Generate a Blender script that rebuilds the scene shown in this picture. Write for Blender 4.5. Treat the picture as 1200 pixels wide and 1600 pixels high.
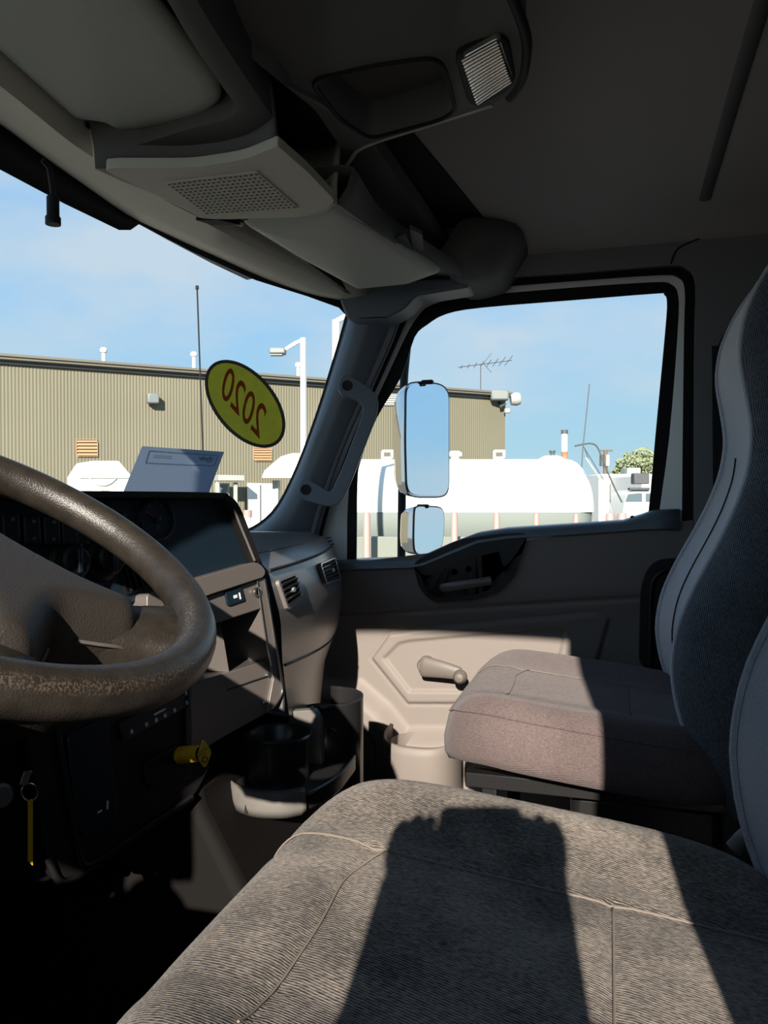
import bpy, bmesh, math, random
import numpy as np
from mathutils import Vector, Matrix, Euler
random.seed(7)
for o in list(bpy.data.objects): bpy.data.objects.remove(o)
SC = bpy.context.scene
COL = SC.collection
# ------------------------------------------------------------------ camera
EZ = 2.25                                  # eye height above the yard; all modelling below is relative to the eye
TH = math.radians(16.3); PI_ = math.atan(20/1200)
UPV = Vector((0, 0, 1))
F0 = Vector((-math.sin(TH), math.cos(TH), 0)); RV = Vector((math.cos(TH), math.sin(TH), 0))
FV = (F0*math.cos(PI_) - UPV*math.sin(PI_)).normalized(); UV = RV.cross(FV)
cam = bpy.data.cameras.new('camera'); camo = bpy.data.objects.new('camera', cam); COL.objects.link(camo)
cam.lens = 27.0; cam.sensor_width = 36.0; cam.sensor_fit = 'AUTO'; cam.clip_start = 0.01; cam.clip_end = 800
camo.matrix_world = Matrix(((RV.x, UV.x, -FV.x, 0), (RV.y, UV.y, -FV.y, 0), (RV.z, UV.z, -FV.z, EZ), (0, 0, 0, 1)))
SC.camera = camo
SC.view_settings.view_transform = 'Standard'; SC.view_settings.look = 'None'
SC.view_settings.gamma = 1; SC.view_settings.use_curve_mapping = False
SC.view_settings.exposure = 0.0
# ------------------------------------------------------------------ sky
W = bpy.data.worlds.new('sky'); SC.world = W; W.use_nodes = True
nt = W.node_tree; nt.nodes.clear()
def N(t, typ, **kw):
    n = t.nodes.new(typ)
    for k, v in kw.items(): setattr(n, k, v)
    return n
tc = N(nt, 'ShaderNodeTexCoord'); sep = N(nt, 'ShaderNodeSeparateXYZ'); nt.links.new(tc.outputs['Generated'], sep.inputs[0])
rmp = N(nt, 'ShaderNodeValToRGB'); nt.links.new(sep.outputs['Z'], rmp.inputs[0])
el = rmp.color_ramp.elements
el[0].position = 0.0; el[0].color = (.50, .73, .83, 1)
el[1].position = 1.0; el[1].color = (.10, .27, .62, 1)
for p, c in ((.08, (.43, .69, .85, 1)), (.22, (.36, .64, .93, 1)), (.45, (.26, .52, .90, 1))):
    e = el.new(p); e.color = c
mp = N(nt, 'ShaderNodeMapping'); mp.inputs['Scale'].default_value = (1.6, 1.6, 4.5)
nt.links.new(tc.outputs['Generated'], mp.inputs[0])
nz = N(nt, 'ShaderNodeTexNoise'); nz.inputs['Scale'].default_value = 1.7; nz.inputs['Detail'].default_value = 6; nz.inputs['Roughness'].default_value = .52
nt.links.new(mp.outputs[0], nz.inputs[0])
cr = N(nt, 'ShaderNodeValToRGB'); cr.color_ramp.elements[0].position = .40; cr.color_ramp.elements[1].position = .64
cr.color_ramp.elements[1].color = (.85, .85, .85, 1)
nt.links.new(nz.outputs[0], cr.inputs[0])
mx = N(nt, 'ShaderNodeMixRGB'); mx.inputs[2].default_value = (.62, .73, .82, 1)
nt.links.new(cr.outputs[0], mx.inputs[0]); nt.links.new(rmp.outputs[0], mx.inputs[1])
bg = N(nt, 'ShaderNodeBackground'); bg.inputs[1].default_value = 1.0
nt.links.new(mx.outputs[0], bg.inputs[0]); wo = N(nt, 'ShaderNodeOutputWorld'); nt.links.new(bg.outputs[0], wo.inputs[0])
# ------------------------------------------------------------------ sun
SAZ = math.radians(6.9); SEL = math.radians(24.8)
SD = Vector((-math.sin(SAZ)*math.cos(SEL), math.cos(SAZ)*math.cos(SEL), -math.sin(SEL)))
sl = bpy.data.lights.new('sun', 'SUN'); sl.energy = 10.6; sl.color = (1, .91, .79); sl.angle = math.radians(.53)
so = bpy.data.objects.new('sun', sl); COL.objects.link(so); so.location = (2, -20, 15)
so.rotation_euler = SD.to_track_quat('-Z', 'Y').to_euler()

# ------------------------------------------------------------------ unprojection of measured picture points on real planes
def ray(px, py): return FV + RV*((px-600)/1200) + UV*((800-py)/1200)
def PY(px, py, y): d = ray(px, py); return d*(y/d.y)
def PX(px, py, x): d = ray(px, py); return d*(x/d.x)
def PZ(px, py, z): d = ray(px, py); return d*(z/d.z)
def PD(px, py, dd): return ray(px, py)*dd
def PP(px, py, pl): d = ray(px, py); return d*(pl[0].dot(pl[1])/d.dot(pl[1]))
def plane3(a, b, c):
    a, b, c = Vector(a), Vector(b), Vector(c); return (a, (b-a).cross(c-a).normalized())
def CW(cx, d, z): return RV*cx + F0*d + UPV*z        # yard coordinates: right of the view, distance, height over the eye
# ------------------------------------------------------------------ materials
def mat(name, col, rough=.5, spec=.5, metal=0, bump=0, bscale=300, var=0, vscale=8, col2=None, bdist=.002, coat=0):
    m = bpy.data.materials.new(name); m.use_nodes = True; t = m.node_tree; b = t.nodes['Principled BSDF']
    b.inputs['Base Color'].default_value = (*col, 1); b.inputs['Roughness'].default_value = rough
    b.inputs['Specular IOR Level'].default_value = spec; b.inputs['Metallic'].default_value = metal
    b.inputs['Coat Weight'].default_value = coat; b.inputs['Coat Roughness'].default_value = .28
    if bump or var:
        tcn = N(t, 'ShaderNodeTexCoord')
    if bump:
        n = N(t, 'ShaderNodeTexNoise'); n.inputs['Scale'].default_value = bscale; n.inputs['Detail'].default_value = 3
        t.links.new(tcn.outputs['Object'], n.inputs[0])
        bp = N(t, 'ShaderNodeBump'); bp.inputs['Strength'].default_value = bump; bp.inputs['Distance'].default_value = bdist
        t.links.new(n.outputs[0], bp.inputs['Height']); t.links.new(bp.outputs[0], b.inputs['Normal'])
    if var:
        n2 = N(t, 'ShaderNodeTexNoise'); n2.inputs['Scale'].default_value = vscale; n2.inputs['Detail'].default_value = 5
        t.links.new(tcn.outputs['Object'], n2.inputs[0])
        r = N(t, 'ShaderNodeValToRGB'); r.color_ramp.elements[0].position = .35; r.color_ramp.elements[1].position = .65
        c2 = col2 or tuple(c*(1-var) for c in col)
        r.color_ramp.elements[0].color = (*c2, 1); r.color_ramp.elements[1].color = (*col, 1)
        t.links.new(n2.outputs[0], r.inputs[0]); t.links.new(r.outputs[0], b.inputs['Base Color'])
    return m
def fabric(name, c1, c2, scale, direction, stitch=(1, 1, 1), mixw=.5, blotch=.6, rng=.34, rot=0, sheen=.10):
    # rows of stitches: a band wave along `direction` times fine noise, with soft worn blotches
    m = bpy.data.materials.new(name); m.use_nodes = True; t = m.node_tree; b = t.nodes['Principled BSDF']
    b.inputs['Roughness'].default_value = .95; b.inputs['Specular IOR Level'].default_value = .1
    b.inputs['Sheen Weight'].default_value = sheen; b.inputs['Sheen Roughness'].default_value = .5
    tcn = N(t, 'ShaderNodeTexCoord')
    dt = N(t, 'ShaderNodeVectorMath', operation='DOT_PRODUCT'); dt.inputs[1].default_value = direction; t.links.new(tcn.outputs['Object'], dt.inputs[0])
    cx = N(t, 'ShaderNodeCombineXYZ'); t.links.new(dt.outputs['Value'], cx.inputs[0])
    w = N(t, 'ShaderNodeTexWave', wave_type='BANDS', bands_direction='X'); w.inputs['Scale'].default_value = scale; w.inputs['Distortion'].default_value = 0
    t.links.new(cx.outputs[0], w.inputs[0])
    mpn = N(t, 'ShaderNodeMapping'); mpn.inputs['Scale'].default_value = stitch; mpn.inputs['Rotation'].default_value = (0, 0, rot); t.links.new(tcn.outputs['Object'], mpn.inputs[0])
    n = N(t, 'ShaderNodeTexNoise'); n.inputs['Scale'].default_value = 520; n.inputs['Detail'].default_value = 2; t.links.new(mpn.outputs[0], n.inputs[0])
    n3 = N(t, 'ShaderNodeTexNoise'); n3.inputs['Scale'].default_value = 9; n3.inputs['Detail'].default_value = 7; n3.inputs['Roughness'].default_value = .6; t.links.new(tcn.outputs['Object'], n3.inputs[0])
    a = N(t, 'ShaderNodeMath', operation='MULTIPLY_ADD'); t.links.new(w.outputs['Fac'], a.inputs[0]); a.inputs[1].default_value = mixw
    nn = N(t, 'ShaderNodeMath', operation='MULTIPLY'); t.links.new(n.outputs[0], nn.inputs[0]); nn.inputs[1].default_value = .8; t.links.new(nn.outputs[0], a.inputs[2])
    a2 = N(t, 'ShaderNodeMath', operation='MULTIPLY_ADD'); t.links.new(n3.outputs[0], a2.inputs[0]); a2.inputs[1].default_value = blotch; t.links.new(a.outputs[0], a2.inputs[2])
    mid = .5*mixw+.45+.5*blotch
    r = N(t, 'ShaderNodeMapRange'); r.inputs[1].default_value = mid-rng; r.inputs[2].default_value = mid+rng; t.links.new(a2.outputs[0], r.inputs[0])
    mxx = N(t, 'ShaderNodeMixRGB'); mxx.inputs[1].default_value = (*c1, 1); mxx.inputs[2].default_value = (*c2, 1); t.links.new(r.outputs[0], mxx.inputs[0]); t.links.new(mxx.outputs[0], b.inputs['Base Color'])
    bp = N(t, 'ShaderNodeBump'); bp.inputs['Strength'].default_value = .55; bp.inputs['Distance'].default_value = .0015
    t.links.new(a.outputs[0], bp.inputs['Height']); t.links.new(bp.outputs[0], b.inputs['Normal'])
    return m
def filmmat(name, col, tr=.5, col2=None):
    # thin sheet that lets daylight through
    m = bpy.data.materials.new(name); m.use_nodes = True; t = m.node_tree; t.nodes.clear()
    d = N(t, 'ShaderNodeBsdfDiffuse'); e = N(t, 'ShaderNodeBsdfTranslucent'); mixn = N(t, 'ShaderNodeMixShader'); mixn.inputs[0].default_value = tr
    d.inputs[0].default_value = (*col, 1); e.inputs[0].default_value = (*col, 1)
    if col2:
        tcn = N(t, 'ShaderNodeTexCoord'); n2 = N(t, 'ShaderNodeTexNoise'); n2.inputs['Scale'].default_value = 45; n2.inputs['Detail'].default_value = 4; t.links.new(tcn.outputs['Object'], n2.inputs[0])
        mxx = N(t, 'ShaderNodeMixRGB'); mxx.inputs[1].default_value = (*col, 1); mxx.inputs[2].default_value = (*col2, 1); t.links.new(n2.outputs[0], mxx.inputs[0])
        t.links.new(mxx.outputs[0], d.inputs[0]); t.links.new(mxx.outputs[0], e.inputs[0])
    t.links.new(d.outputs[0], mixn.inputs[1]); t.links.new(e.outputs[0], mixn.inputs[2])
    o = N(t, 'ShaderNodeOutputMaterial'); t.links.new(mixn.outputs[0], o.inputs[0]); return m
def glassmat(name, tint=(.95, .97, .97), refl=.05):
    m = bpy.data.materials.new(name); m.use_nodes = True; t = m.node_tree; t.nodes.clear()
    a = N(t, 'ShaderNodeBsdfTransparent'); a.inputs[0].default_value = (*tint, 1)
    g = N(t, 'ShaderNodeBsdfGlossy'); g.inputs['Roughness'].default_value = 0.02
    fr = N(t, 'ShaderNodeLayerWeight'); fr.inputs[0].default_value = .12
    ml = N(t, 'ShaderNodeMath', operation='MULTIPLY'); ml.inputs[1].default_value = .6; t.links.new(fr.outputs['Fresnel'], ml.inputs[0])
    mixn = N(t, 'ShaderNodeMixShader'); t.links.new(ml.outputs[0], mixn.inputs[0])
    t.links.new(a.outputs[0], mixn.inputs[1]); t.links.new(g.outputs[0], mixn.inputs[2])
    o = N(t, 'ShaderNodeOutputMaterial'); t.links.new(mixn.outputs[0], o.inputs[0]); return m
M = dict(
    wallt=mat('side_trim', (.20, .20, .205), .7, .2, bump=.2, bscale=1200),
    crank=mat('crank_plastic', (.125, .108, .096), .45, .4, bump=.15, bscale=1100),
    dash=mat('dash_plastic', (.105, .092, .085), .45, .4, bump=.2, bscale=900, coat=.6),
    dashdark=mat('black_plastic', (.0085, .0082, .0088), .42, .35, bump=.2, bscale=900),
    panel=mat('panel_sky_tint', (.007, .015, .024), .35, .4),  # black panel with the blue of reflected sky mixed into its colour
    hdr=mat('overhead_plastic', (.54, .52, .43), .6, .35, bump=.2, bscale=500),
    hdrdark=mat('console_plastic', (.11, .11, .105), .6, .3, bump=.2, bscale=700),
    visor=mat('visor_vinyl', (.46, .48, .42), .6, .3, bump=.3, bscale=900),
    ceil=mat('headliner', (.40, .38, .35), .9, .1, bump=.2, bscale=1500),
    door=mat('door_plastic', (.182, .157, .141), .55, .35, bump=.18, bscale=1100),
    pillar=mat('pillar_plastic', (.125, .150, .178), .45, .4, bump=.2, bscale=900, coat=.3),  # charcoal plastic; the blue of the sky light is put into the base colour
    white=mat('white_paint', (.86, .86, .82), .3, .5),
    rubber=mat('black_rubber', (.012, .012, .013), .6, .3),
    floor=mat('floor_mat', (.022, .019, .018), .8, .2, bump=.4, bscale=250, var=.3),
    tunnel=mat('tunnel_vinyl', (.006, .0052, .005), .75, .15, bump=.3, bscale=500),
    cup=mat('cup_plastic', (.016, .016, .017), .28, .6, bump=.1, bscale=600),
    cupbase=mat('cup_pale_plastic', (.135, .127, .116), .4, .5, bump=.1, bscale=600),  # pale tone carries the sunlit gloss on the holder's lip
    wheel=mat('wheel_urethane', (.026, .0215, .017), .36, .5, bump=.42, bscale=600, bdist=.0013, var=.35, vscale=60),
    hub=mat('hub_urethane', (.025, .021, .018), .45, .4, bump=.45, bscale=560, bdist=.0014),
    chrome=mat('chrome', (.75, .75, .75), .08, metal=1),
    satin=mat('satin_silver', (.5, .49, .47), .3, metal=1),
    mirror=mat('mirror_glass', (.80, .86, .90), .0, metal=1),
    yellow=mat('yellow_plastic', (.68, .42, .018), .4, .5),
    ink=mat('black_ink', (.03, .025, .02), .7),
    inkw=mat('white_ink', (.75, .78, .8), .6),
    inkr=mat('red_ink', (.22, .03, .025), .6), inkd=mat('dim_ink', (.10, .11, .12), .6),
    paper=filmmat('paper', (.43, .54, .68), .5),  # white sheet; its blue-grey shade is painted into the colour
    inkp=mat('grey_ink', (.08, .09, .12), .9, .1),
    glass=glassmat('window_glass'),
    lens=mat('lamp_lens', (.95, .93, .86), .16, .8, metal=1),
    film=filmmat('clear_film', (.95, .95, .92), .7),
    stA=filmmat('sticker_film', (.44, .37, .035), .7, (.27, .29, .025)),
    stB=mat('sticker_rim', (.10, .11, .13), .5), stC=filmmat('sticker_digits', (.40, .08, .06), .7),
    stD=mat('sticker_inner_rim', (.12, .05, .03), .5),
    fabD=fabric('driver_fabric', (.020, .017, .0155), (.310, .262, .222), 125, (.2, 1, 0), (.4, 1, 1), .38, .95, .27, .2),
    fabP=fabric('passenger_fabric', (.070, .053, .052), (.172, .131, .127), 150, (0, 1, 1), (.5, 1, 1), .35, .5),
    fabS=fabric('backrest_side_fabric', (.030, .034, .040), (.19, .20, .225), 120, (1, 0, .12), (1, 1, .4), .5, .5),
    fabF=fabric('backrest_face_fabric', (.38, .40, .44), (.56, .58, .63), 150, (0, 1, 0), (1, 1, 1), .2, .5, .34, 0, .6),  # seat face made paler to carry the windscreen light falling on it
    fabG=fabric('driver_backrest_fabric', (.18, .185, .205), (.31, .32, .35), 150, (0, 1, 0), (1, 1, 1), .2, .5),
    pipe=mat('seam_thread', (.19, .16, .135), .9, .1),
    belt=mat('belt_webbing', (.02, .02, .022), .8, .2, bump=.3, bscale=600),
)
# ------------------------------------------------------------------ mesh helpers
def fin(name, me, m, parent, smooth, bevel, solid, sub, local, segs=2):
    o = bpy.data.objects.new(name, me); COL.objects.link(o)
    if m: me.materials.append(M[m] if isinstance(m, str) else m)
    if smooth is not None:
        for p in me.polygons: p.use_smooth = True
        if smooth < 180: me.set_sharp_from_angle(angle=math.radians(smooth))
    if solid:
        s = o.modifiers.new('s', 'SOLIDIFY'); s.thickness = solid; s.offset = 0
    if bevel:
        b = o.modifiers.new('b', 'BEVEL'); b.width = bevel; b.segments = segs; b.limit_method = 'ANGLE'; b.angle_limit = math.radians(35)
        b.harden_normals = False
    if sub:
        s = o.modifiers.new('u', 'SUBSURF'); s.levels = sub; s.render_levels = sub
    if parent:
        o.parent = parent
        if not local: o.matrix_parent_inverse = Matrix.Translation(-wloc(parent))
    return o
def wloc(o):
    return Vector(o.location) if o.parent is None else Vector((0, 0, 0))
def mk(name, verts, faces, m, parent=None, smooth=40, bevel=0, solid=0, sub=0, local=False, segs=2):
    dz = 0 if local else EZ
    me = bpy.data.meshes.new(name)
    me.from_pydata([(v[0], v[1], v[2]+dz) for v in verts], [], faces); me.validate()
    bm = bmesh.new(); bm.from_mesh(me); bmesh.ops.recalc_face_normals(bm, faces=bm.faces); bm.to_mesh(me); bm.free()
    return fin(name, me, m, parent, smooth, bevel, solid, sub, local, segs)
def thing(name, label, cat, loc, group=None, rot=0, kind=None):
    o = bpy.data.objects.new(name, None); COL.objects.link(o); o.location = Vector(loc)+UPV*EZ; o.rotation_euler = (0, 0, rot)
    o.empty_display_size = .05
    tag(o, label, cat, group, kind); return o
def tag(o, label=None, cat=None, group=None, kind=None):
    if label: o['label'] = label
    if cat: o['category'] = cat
    if group: o['group'] = group
    if kind: o['kind'] = kind
    return o
def struct(o): o['kind'] = 'structure'; return o
def lab(o, s): o['label'] = s; return o
def grid(name, rows, m, parent=None, close=False, **kw):
    n = len(rows[0]); V = [p for r in rows for p in r]; Fc = []
    for i in range(len(rows)-1):
        for j in range(n if close else n-1):
            k = (j+1) % n
            Fc.append((i*n+j, i*n+k, (i+1)*n+k, (i+1)*n+j))
    if kw.pop('caps', False):
        Fc.append(tuple(range(n-1, -1, -1))); Fc.append(tuple(range((len(rows)-1)*n, len(rows)*n)))
    return mk(name, V, Fc, m, parent, **kw)
def prism(name, pts, vec, m, parent=None, **kw):
    pts = [Vector(p) for p in pts]; vec = Vector(vec); n = len(pts)
    V = pts + [p+vec for p in pts]
    Fc = [tuple(range(n-1, -1, -1)), tuple(range(n, 2*n))] + [(i, (i+1) % n, n+(i+1) % n, n+i) for i in range(n)]
    return mk(name, V, Fc, m, parent, **kw)
def roundpoly(pts, r, n=4, closed=True):
    pts = [Vector(p) for p in pts]; out = []; L = len(pts)
    for i, p in enumerate(pts):
        if not closed and i in (0, L-1): out.append(p); continue
        a, b = pts[i-1], pts[(i+1) % L]; rr = r[i] if isinstance(r, (list, tuple)) else r
        da, db = (a-p), (b-p)
        A = p+da.normalized()*min(rr, da.length*.48); B = p+db.normalized()*min(rr, db.length*.48)
        for k in range(n+1):
            t = k/n; out.append(A*(1-t)**2 + p*2*t*(1-t) + B*t*t)
    return out
def resample(pts, n, closed=False):
    pts = [Vector(p) for p in pts]
    if closed: pts = pts+[pts[0]]
    d = [0]
    for a, b in zip(pts, pts[1:]): d.append(d[-1]+(b-a).length)
    out = []; j = 0; m = n if closed else n-1
    for i in range(n):
        s = d[-1]*i/m
        while j < len(d)-2 and d[j+1] < s: j += 1
        t = (s-d[j])/max(1e-9, d[j+1]-d[j]); out.append(pts[j].lerp(pts[j+1], min(1, t)))
    return out
def smoothpath(pts, n=6, closed=False):
    P = [Vector(p) for p in pts]; L = len(P); out = []
    rng = range(L if closed else L-1)
    for i in rng:
        p0 = P[i-1] if (closed or i > 0) else P[i]*2-P[i+1]
        p1 = P[i]; p2 = P[(i+1) % L]; p3 = P[(i+2) % L] if (closed or i+2 < L) else p2*2-p1
        for k in range(n):
            t = k/n
            out.append(.5*((2*p1)+(p2-p0)*t+(2*p0-5*p1+4*p2-p3)*t*t+(3*p1-p0-3*p2+p3)*t**3))
    if not closed: out.append(P[-1])
    return out
def tube(name, path, r, m, parent=None, n=8, ry=None, up=None, closed=False, sm=0, **kw):
    P = [Vector(p) for p in path]
    if sm: P = smoothpath(P, sm, closed)
    L = len(P); rows = []; prev = None
    for i, p in enumerate(P):
        a = P[i-1] if (i > 0 or closed) else P[0]; b = P[(i+1) % L] if (i < L-1 or closed) else P[-1]
        t = (b-a).normalized()
        if up is not None: x = Vector(up); 
        elif prev is None: x = Vector((0, 0, 1)) if abs(t.z) < .9 else Vector((1, 0, 0))
        else: x = prev
        x = (x - t*x.dot(t)).normalized(); y = t.cross(x); prev = x
        q = (i/(L-1) if not closed else 0)
        rr = r(q) if callable(r) else r
        r2 = (ry(q) if callable(ry) else ry) if ry else rr
        rows.append([p + x*(rr*math.cos(2*math.pi*k/n)) + y*(r2*math.sin(2*math.pi*k/n)) for k in range(n)])
    if closed: rows.append(rows[0])
    return grid(name, rows, m, parent, close=True, caps=not closed, **{'smooth': 50, **kw})
def lathe(name, prof, origin, axis, m, parent=None, n=20, **kw):
    ax = Vector(axis).normalized(); x = ax.orthogonal().normalized(); y = ax.cross(x); o = Vector(origin)
    rows = [[o+ax*h+(x*math.cos(2*math.pi*k/n)+y*math.sin(2*math.pi*k/n))*max(r, 1e-5) for k in range(n)] for r, h in prof]
    return grid(name, rows, m, parent, close=True, **{'smooth': 40, **kw})
def box(name, c, size, m, parent=None, ex=(1, 0, 0), ey=(0, 1, 0), bevel=.002, **kw):
    ex = Vector(ex).normalized(); ey = Vector(ey); ey = (ey-ex*ey.dot(ex)).normalized(); ez = ex.cross(ey); c = Vector(c)
    a, b, d = (s/2 for s in size)
    V = [c+ex*(sx*a)+ey*(sy*b)+ez*(sz*d) for sz in (-1, 1) for sx, sy in ((-1, -1), (1, -1), (1, 1), (-1, 1))]
    Fc = [(3, 2, 1, 0), (4, 5, 6, 7), (0, 1, 5, 4), (1, 2, 6, 5), (2, 3, 7, 6), (3, 0, 4, 7)]
    return mk(name, V, Fc, m, parent, bevel=bevel, **kw)
def rrect(c, ex, ey, w, h, r, n=4):
    c = Vector(c); ex = Vector(ex).normalized(); ey = Vector(ey).normalized()
    return roundpoly([c+ex*(sx*w/2)+ey*(sy*h/2) for sx, sy in ((-1, -1), (1, -1), (1, 1), (-1, 1))], r, n)
def ringplate(name, outer, inner, vec, m, parent=None, n=64, **kw):
    A = resample(outer, n, True); B = resample(inner, n, True)
    # align the starts
    k = min(range(n), key=lambda i: (B[i]-A[0]).length); B = B[k:]+B[:k]
    if (B[1]-A[1]).length > (B[-1]-A[1]).length: B = [B[0]]+B[:0:-1]
    v = Vector(vec); rows = [A, B, [p+v for p in B], [p+v for p in A], A]
    return grid(name, rows, m, parent, close=True, **{'smooth': 35, **kw})
def text_mesh(name, s, fn, m, parent=None, shear=0, space=1, bold=0):
    cu = bpy.data.curves.new('t', 'FONT'); cu.body = s; cu.size = 1; cu.shear = shear; cu.space_character = space; cu.offset = bold
    to = bpy.data.objects.new('t', cu); COL.objects.link(to)
    dg = bpy.context.evaluated_depsgraph_get(); me = bpy.data.meshes.new_from_object(to.evaluated_get(dg))
    bpy.data.objects.remove(to)
    V = [fn(v.co.x, v.co.y) for v in me.vertices]; Fc = [tuple(p.vertices) for p in me.polygons]
    bpy.data.meshes.remove(me)
    return mk(name, V, Fc, m, parent, smooth=None)
def sstep(a, b, x):
    t = np.clip((x-a)/(b-a), 0, 1); return t*t*(3-2*t)
def lerp(a, b, t): return a+(b-a)*t

# ================================================================== THE CAB SHELL
CZ, FLZ = .63, -.95                    # ceiling and floor heights (relative to the eye)
YD, YP = .05, 1.95                     # driver and passenger door planes
# windscreen surface
ZH, ZB = .53, -.10
def gx(Y, z):
    q = ((Y-1)/.9)**2; xh = -.94+.31*q; xb = -1.28+.385*q
    return xh+(xb-xh)*((ZH-z)/(ZH-ZB))
def hitG(px, py, off=0.0):
    d = ray(px, py); lo, hi = .3, 4.0
    fn = lambda k: (d*k).x - (gx((d*k).y, (d*k).z)+off)
    for _ in range(50):
        mid = (lo+hi)/2
        if fn(mid) > 0: lo = mid
        else: hi = mid
    return d*((lo+hi)/2)
rows = []
for i in range(9):
    z = lerp(.60, -.16, i/8); rows.append([Vector((gx(Y, z), Y, z)) for Y in np.linspace(.08, 1.90, 25)])
win = struct(grid('window_1', rows, 'glass', smooth=180)); tag(win, 'curved windscreen glass above the dashboard')
# black ceramic band along the top of the windscreen
H2 = [(-260, 125), (-120, 197), (0, 265), (100, 318), (185, 359), (203, 359), (216, 350), (300, 393), (400, 438), (480, 463), (530, 481), (541, 493)]
H1 = [(-260, 40), (-120, 115), (0, 190), (100, 262), (180, 320), (200, 333), (215, 340), (300, 380), (400, 425), (480, 452), (530, 465), (552, 470)]
up_ = smoothpath([hitG(*p, off=.012) for p in H1], 3); lo_ = [hitG(*p, off=.012) for p in H2]
lo2 = []
for i in range(len(lo_)-1): lo2 += [lo_[i].lerp(lo_[i+1], k/3) for k in range(3)]
lo2.append(lo_[-1])
grid('ceramic_band', [up_, lo2], 'rubber', win, solid=.004)
# roof edge trim seen outside through the glass
eu = [hitG(*p, off=-.03) for p in ((206, 344), (260, 361), (330, 398), (400, 434))]; ed = [hitG(*p, off=-.03) for p in ((222, 353), (262, 375), (330, 411), (385, 437))]
grid('roof_edge_moulding', [eu, ed], 'white', win, solid=.004)

# door side outlines measured on the passenger door
R0 = [(556, 900), (557, 830), (558, 753), (563, 720), (588, 653), (627, 587), (647, 527), (667, 507), (697, 490), (753, 480), (900, 468), (1025, 458), (1038, 460), (1043, 472), (1040, 520), (1025, 680), (1014, 800), (1005, 850)]
R1 = [(543, 900), (543, 850), (544, 790), (551, 715), (572, 660), (597, 605), (632, 530), (652, 496), (676, 476), (740, 463), (900, 449), (1020, 441), (1048, 444), (1060, 462), (1059, 520), (1046, 680), (1030, 800), (1025, 850)]
R2 = [(495, 900), (500, 850), (515, 790), (540, 715), (562, 660), (588, 605), (622, 530), (640, 490), (665, 465), (735, 452), (900, 438), (1030, 429), (1060, 433), (1071, 452), (1070, 520), (1068, 680), (1067, 800), (1067, 850)]
R3 = [(485, 900), (490, 850), (505, 790), (530, 715), (553, 660), (578, 605), (612, 530), (628, 480), (650, 453), (730, 438), (900, 427), (1040, 416), (1072, 420), (1086, 445), (1085, 520), (1084, 680), (1084, 800), (1084, 850)]
def ol(R, y, n=3): return smoothpath([PY(*p, y) for p in R], n)
door = thing('door_1', 'closed passenger door with grey inner panel and white window frame', 'door', (-.25, YP, FLZ), kind='structure')
o0, o1, o2, o3 = ol(R0, 1.975), ol(R1, 1.96), ol(R2, 1.95), ol(R3, 1.925)
grid('window_seal', [o0, ol(R0, 1.955), o1, ol(R1, 1.985)], 'rubber', door, smooth=30, solid=.003)
grid('window_frame', [ol(R1, 1.975), o1, o2, ol(R2, 1.985)], 'white', door, smooth=30, solid=.003)
wg = grid('side_window', [[Vector((p.x, 1.978, p.z)) for p in o0], [Vector((p.x, 1.978, -.2)) for p in o0]], 'glass', door, smooth=None)
ws = struct(grid('trim_1', [o2, ol(R2, 1.92), o3, ol(R3, 1.90)], 'rubber', smooth=30, solid=.004)); tag(ws, 'black rubber weatherstrip around the passenger door opening')
# passenger side wall around the door
r4 = []
for p in ol(R3, 1.90):
    r4.append(p)
outer = []
n3 = len(r4)
for i, p in enumerate(r4):
    if p.z > .5: q = Vector((lerp(-.62, .82, min(1, max(0, (p.x+.48)/.66))), 1.90, .64)); q = Vector((p.x if p.x < .14 else lerp(.14, .84, (p.x-.14)/.035), 1.90, .64))
    elif p.x < -.2: q = Vector((p.x-.10, 1.93, p.z))
    else: q = Vector((.84, 1.90, p.z))
    outer.append(q)
wr = struct(grid('wall_right', [r4, outer], 'wallt', smooth=None, solid=.02)); tag(wr, 'dark grey side trim behind the passenger door')
prism('lower_side_panel', [(.16, 1.90, -.13), (.84, 1.90, -.13), (.84, 1.90, FLZ), (.16, 1.90, FLZ)], (0, .06, 0), 'wallt', wr)
prism('sill_panel', [(-1.3, 2.0, -.25), (.84, 2.0, -.25), (.84, 2.0, FLZ-.1), (-1.3, 2.0, FLZ-.1)], (0, .04, 0), 'white', wr)
prism('cowl_side', [(-1.4, 1.96, -.12), (-.72, 1.96, -.12), (-.66, 1.96, FLZ), (-1.4, 1.96, FLZ)], (0, .05, 0), 'dashdark', wr)
# B pillar trim seam and small tab at the top of the door
tube('seam', [PY(1048, 412, 1.888), PY(1056, 392, 1.888), PY(1075, 380, 1.888), PY(1150, 350, 1.888)], .002, 'rubber', wr, n=5, sm=3)
# driver side: open doorway mirrored from the passenger side
inn = [Vector((p.x, YD, p.z)) for p in o2]
inn = [Vector((-.70, YD, FLZ+.08)), Vector((-.72, YD, -.3))]+[p for p in inn if p.z > -.12]+[Vector((.135, YD, -.3)), Vector((.135, YD, FLZ+.08))]
inn = [Vector((min(p.x, .135), p.y, p.z)) for p in inn]
outr = []
for i, p in enumerate(inn):
    if p.z > .5: outr.append(Vector((p.x if p.x < .12 else .84, YD, .66)))
    elif p.x < -.2: outr.append(Vector((p.x-.11, YD+.01, p.z)))
    else: outr.append(Vector((.84, YD, p.z)))
wl = struct(grid('wall_left', [inn, outr], 'wallt', smooth=None, solid=.05)); tag(wl, 'driver side of the cab around the open doorway')
prism('sill', [(-1.3, 0, FLZ-.25), (.84, 0, FLZ-.25), (.84, 0, FLZ+.05), (-1.3, 0, FLZ+.05)], (0, .09, 0), 'white', wl)
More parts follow.
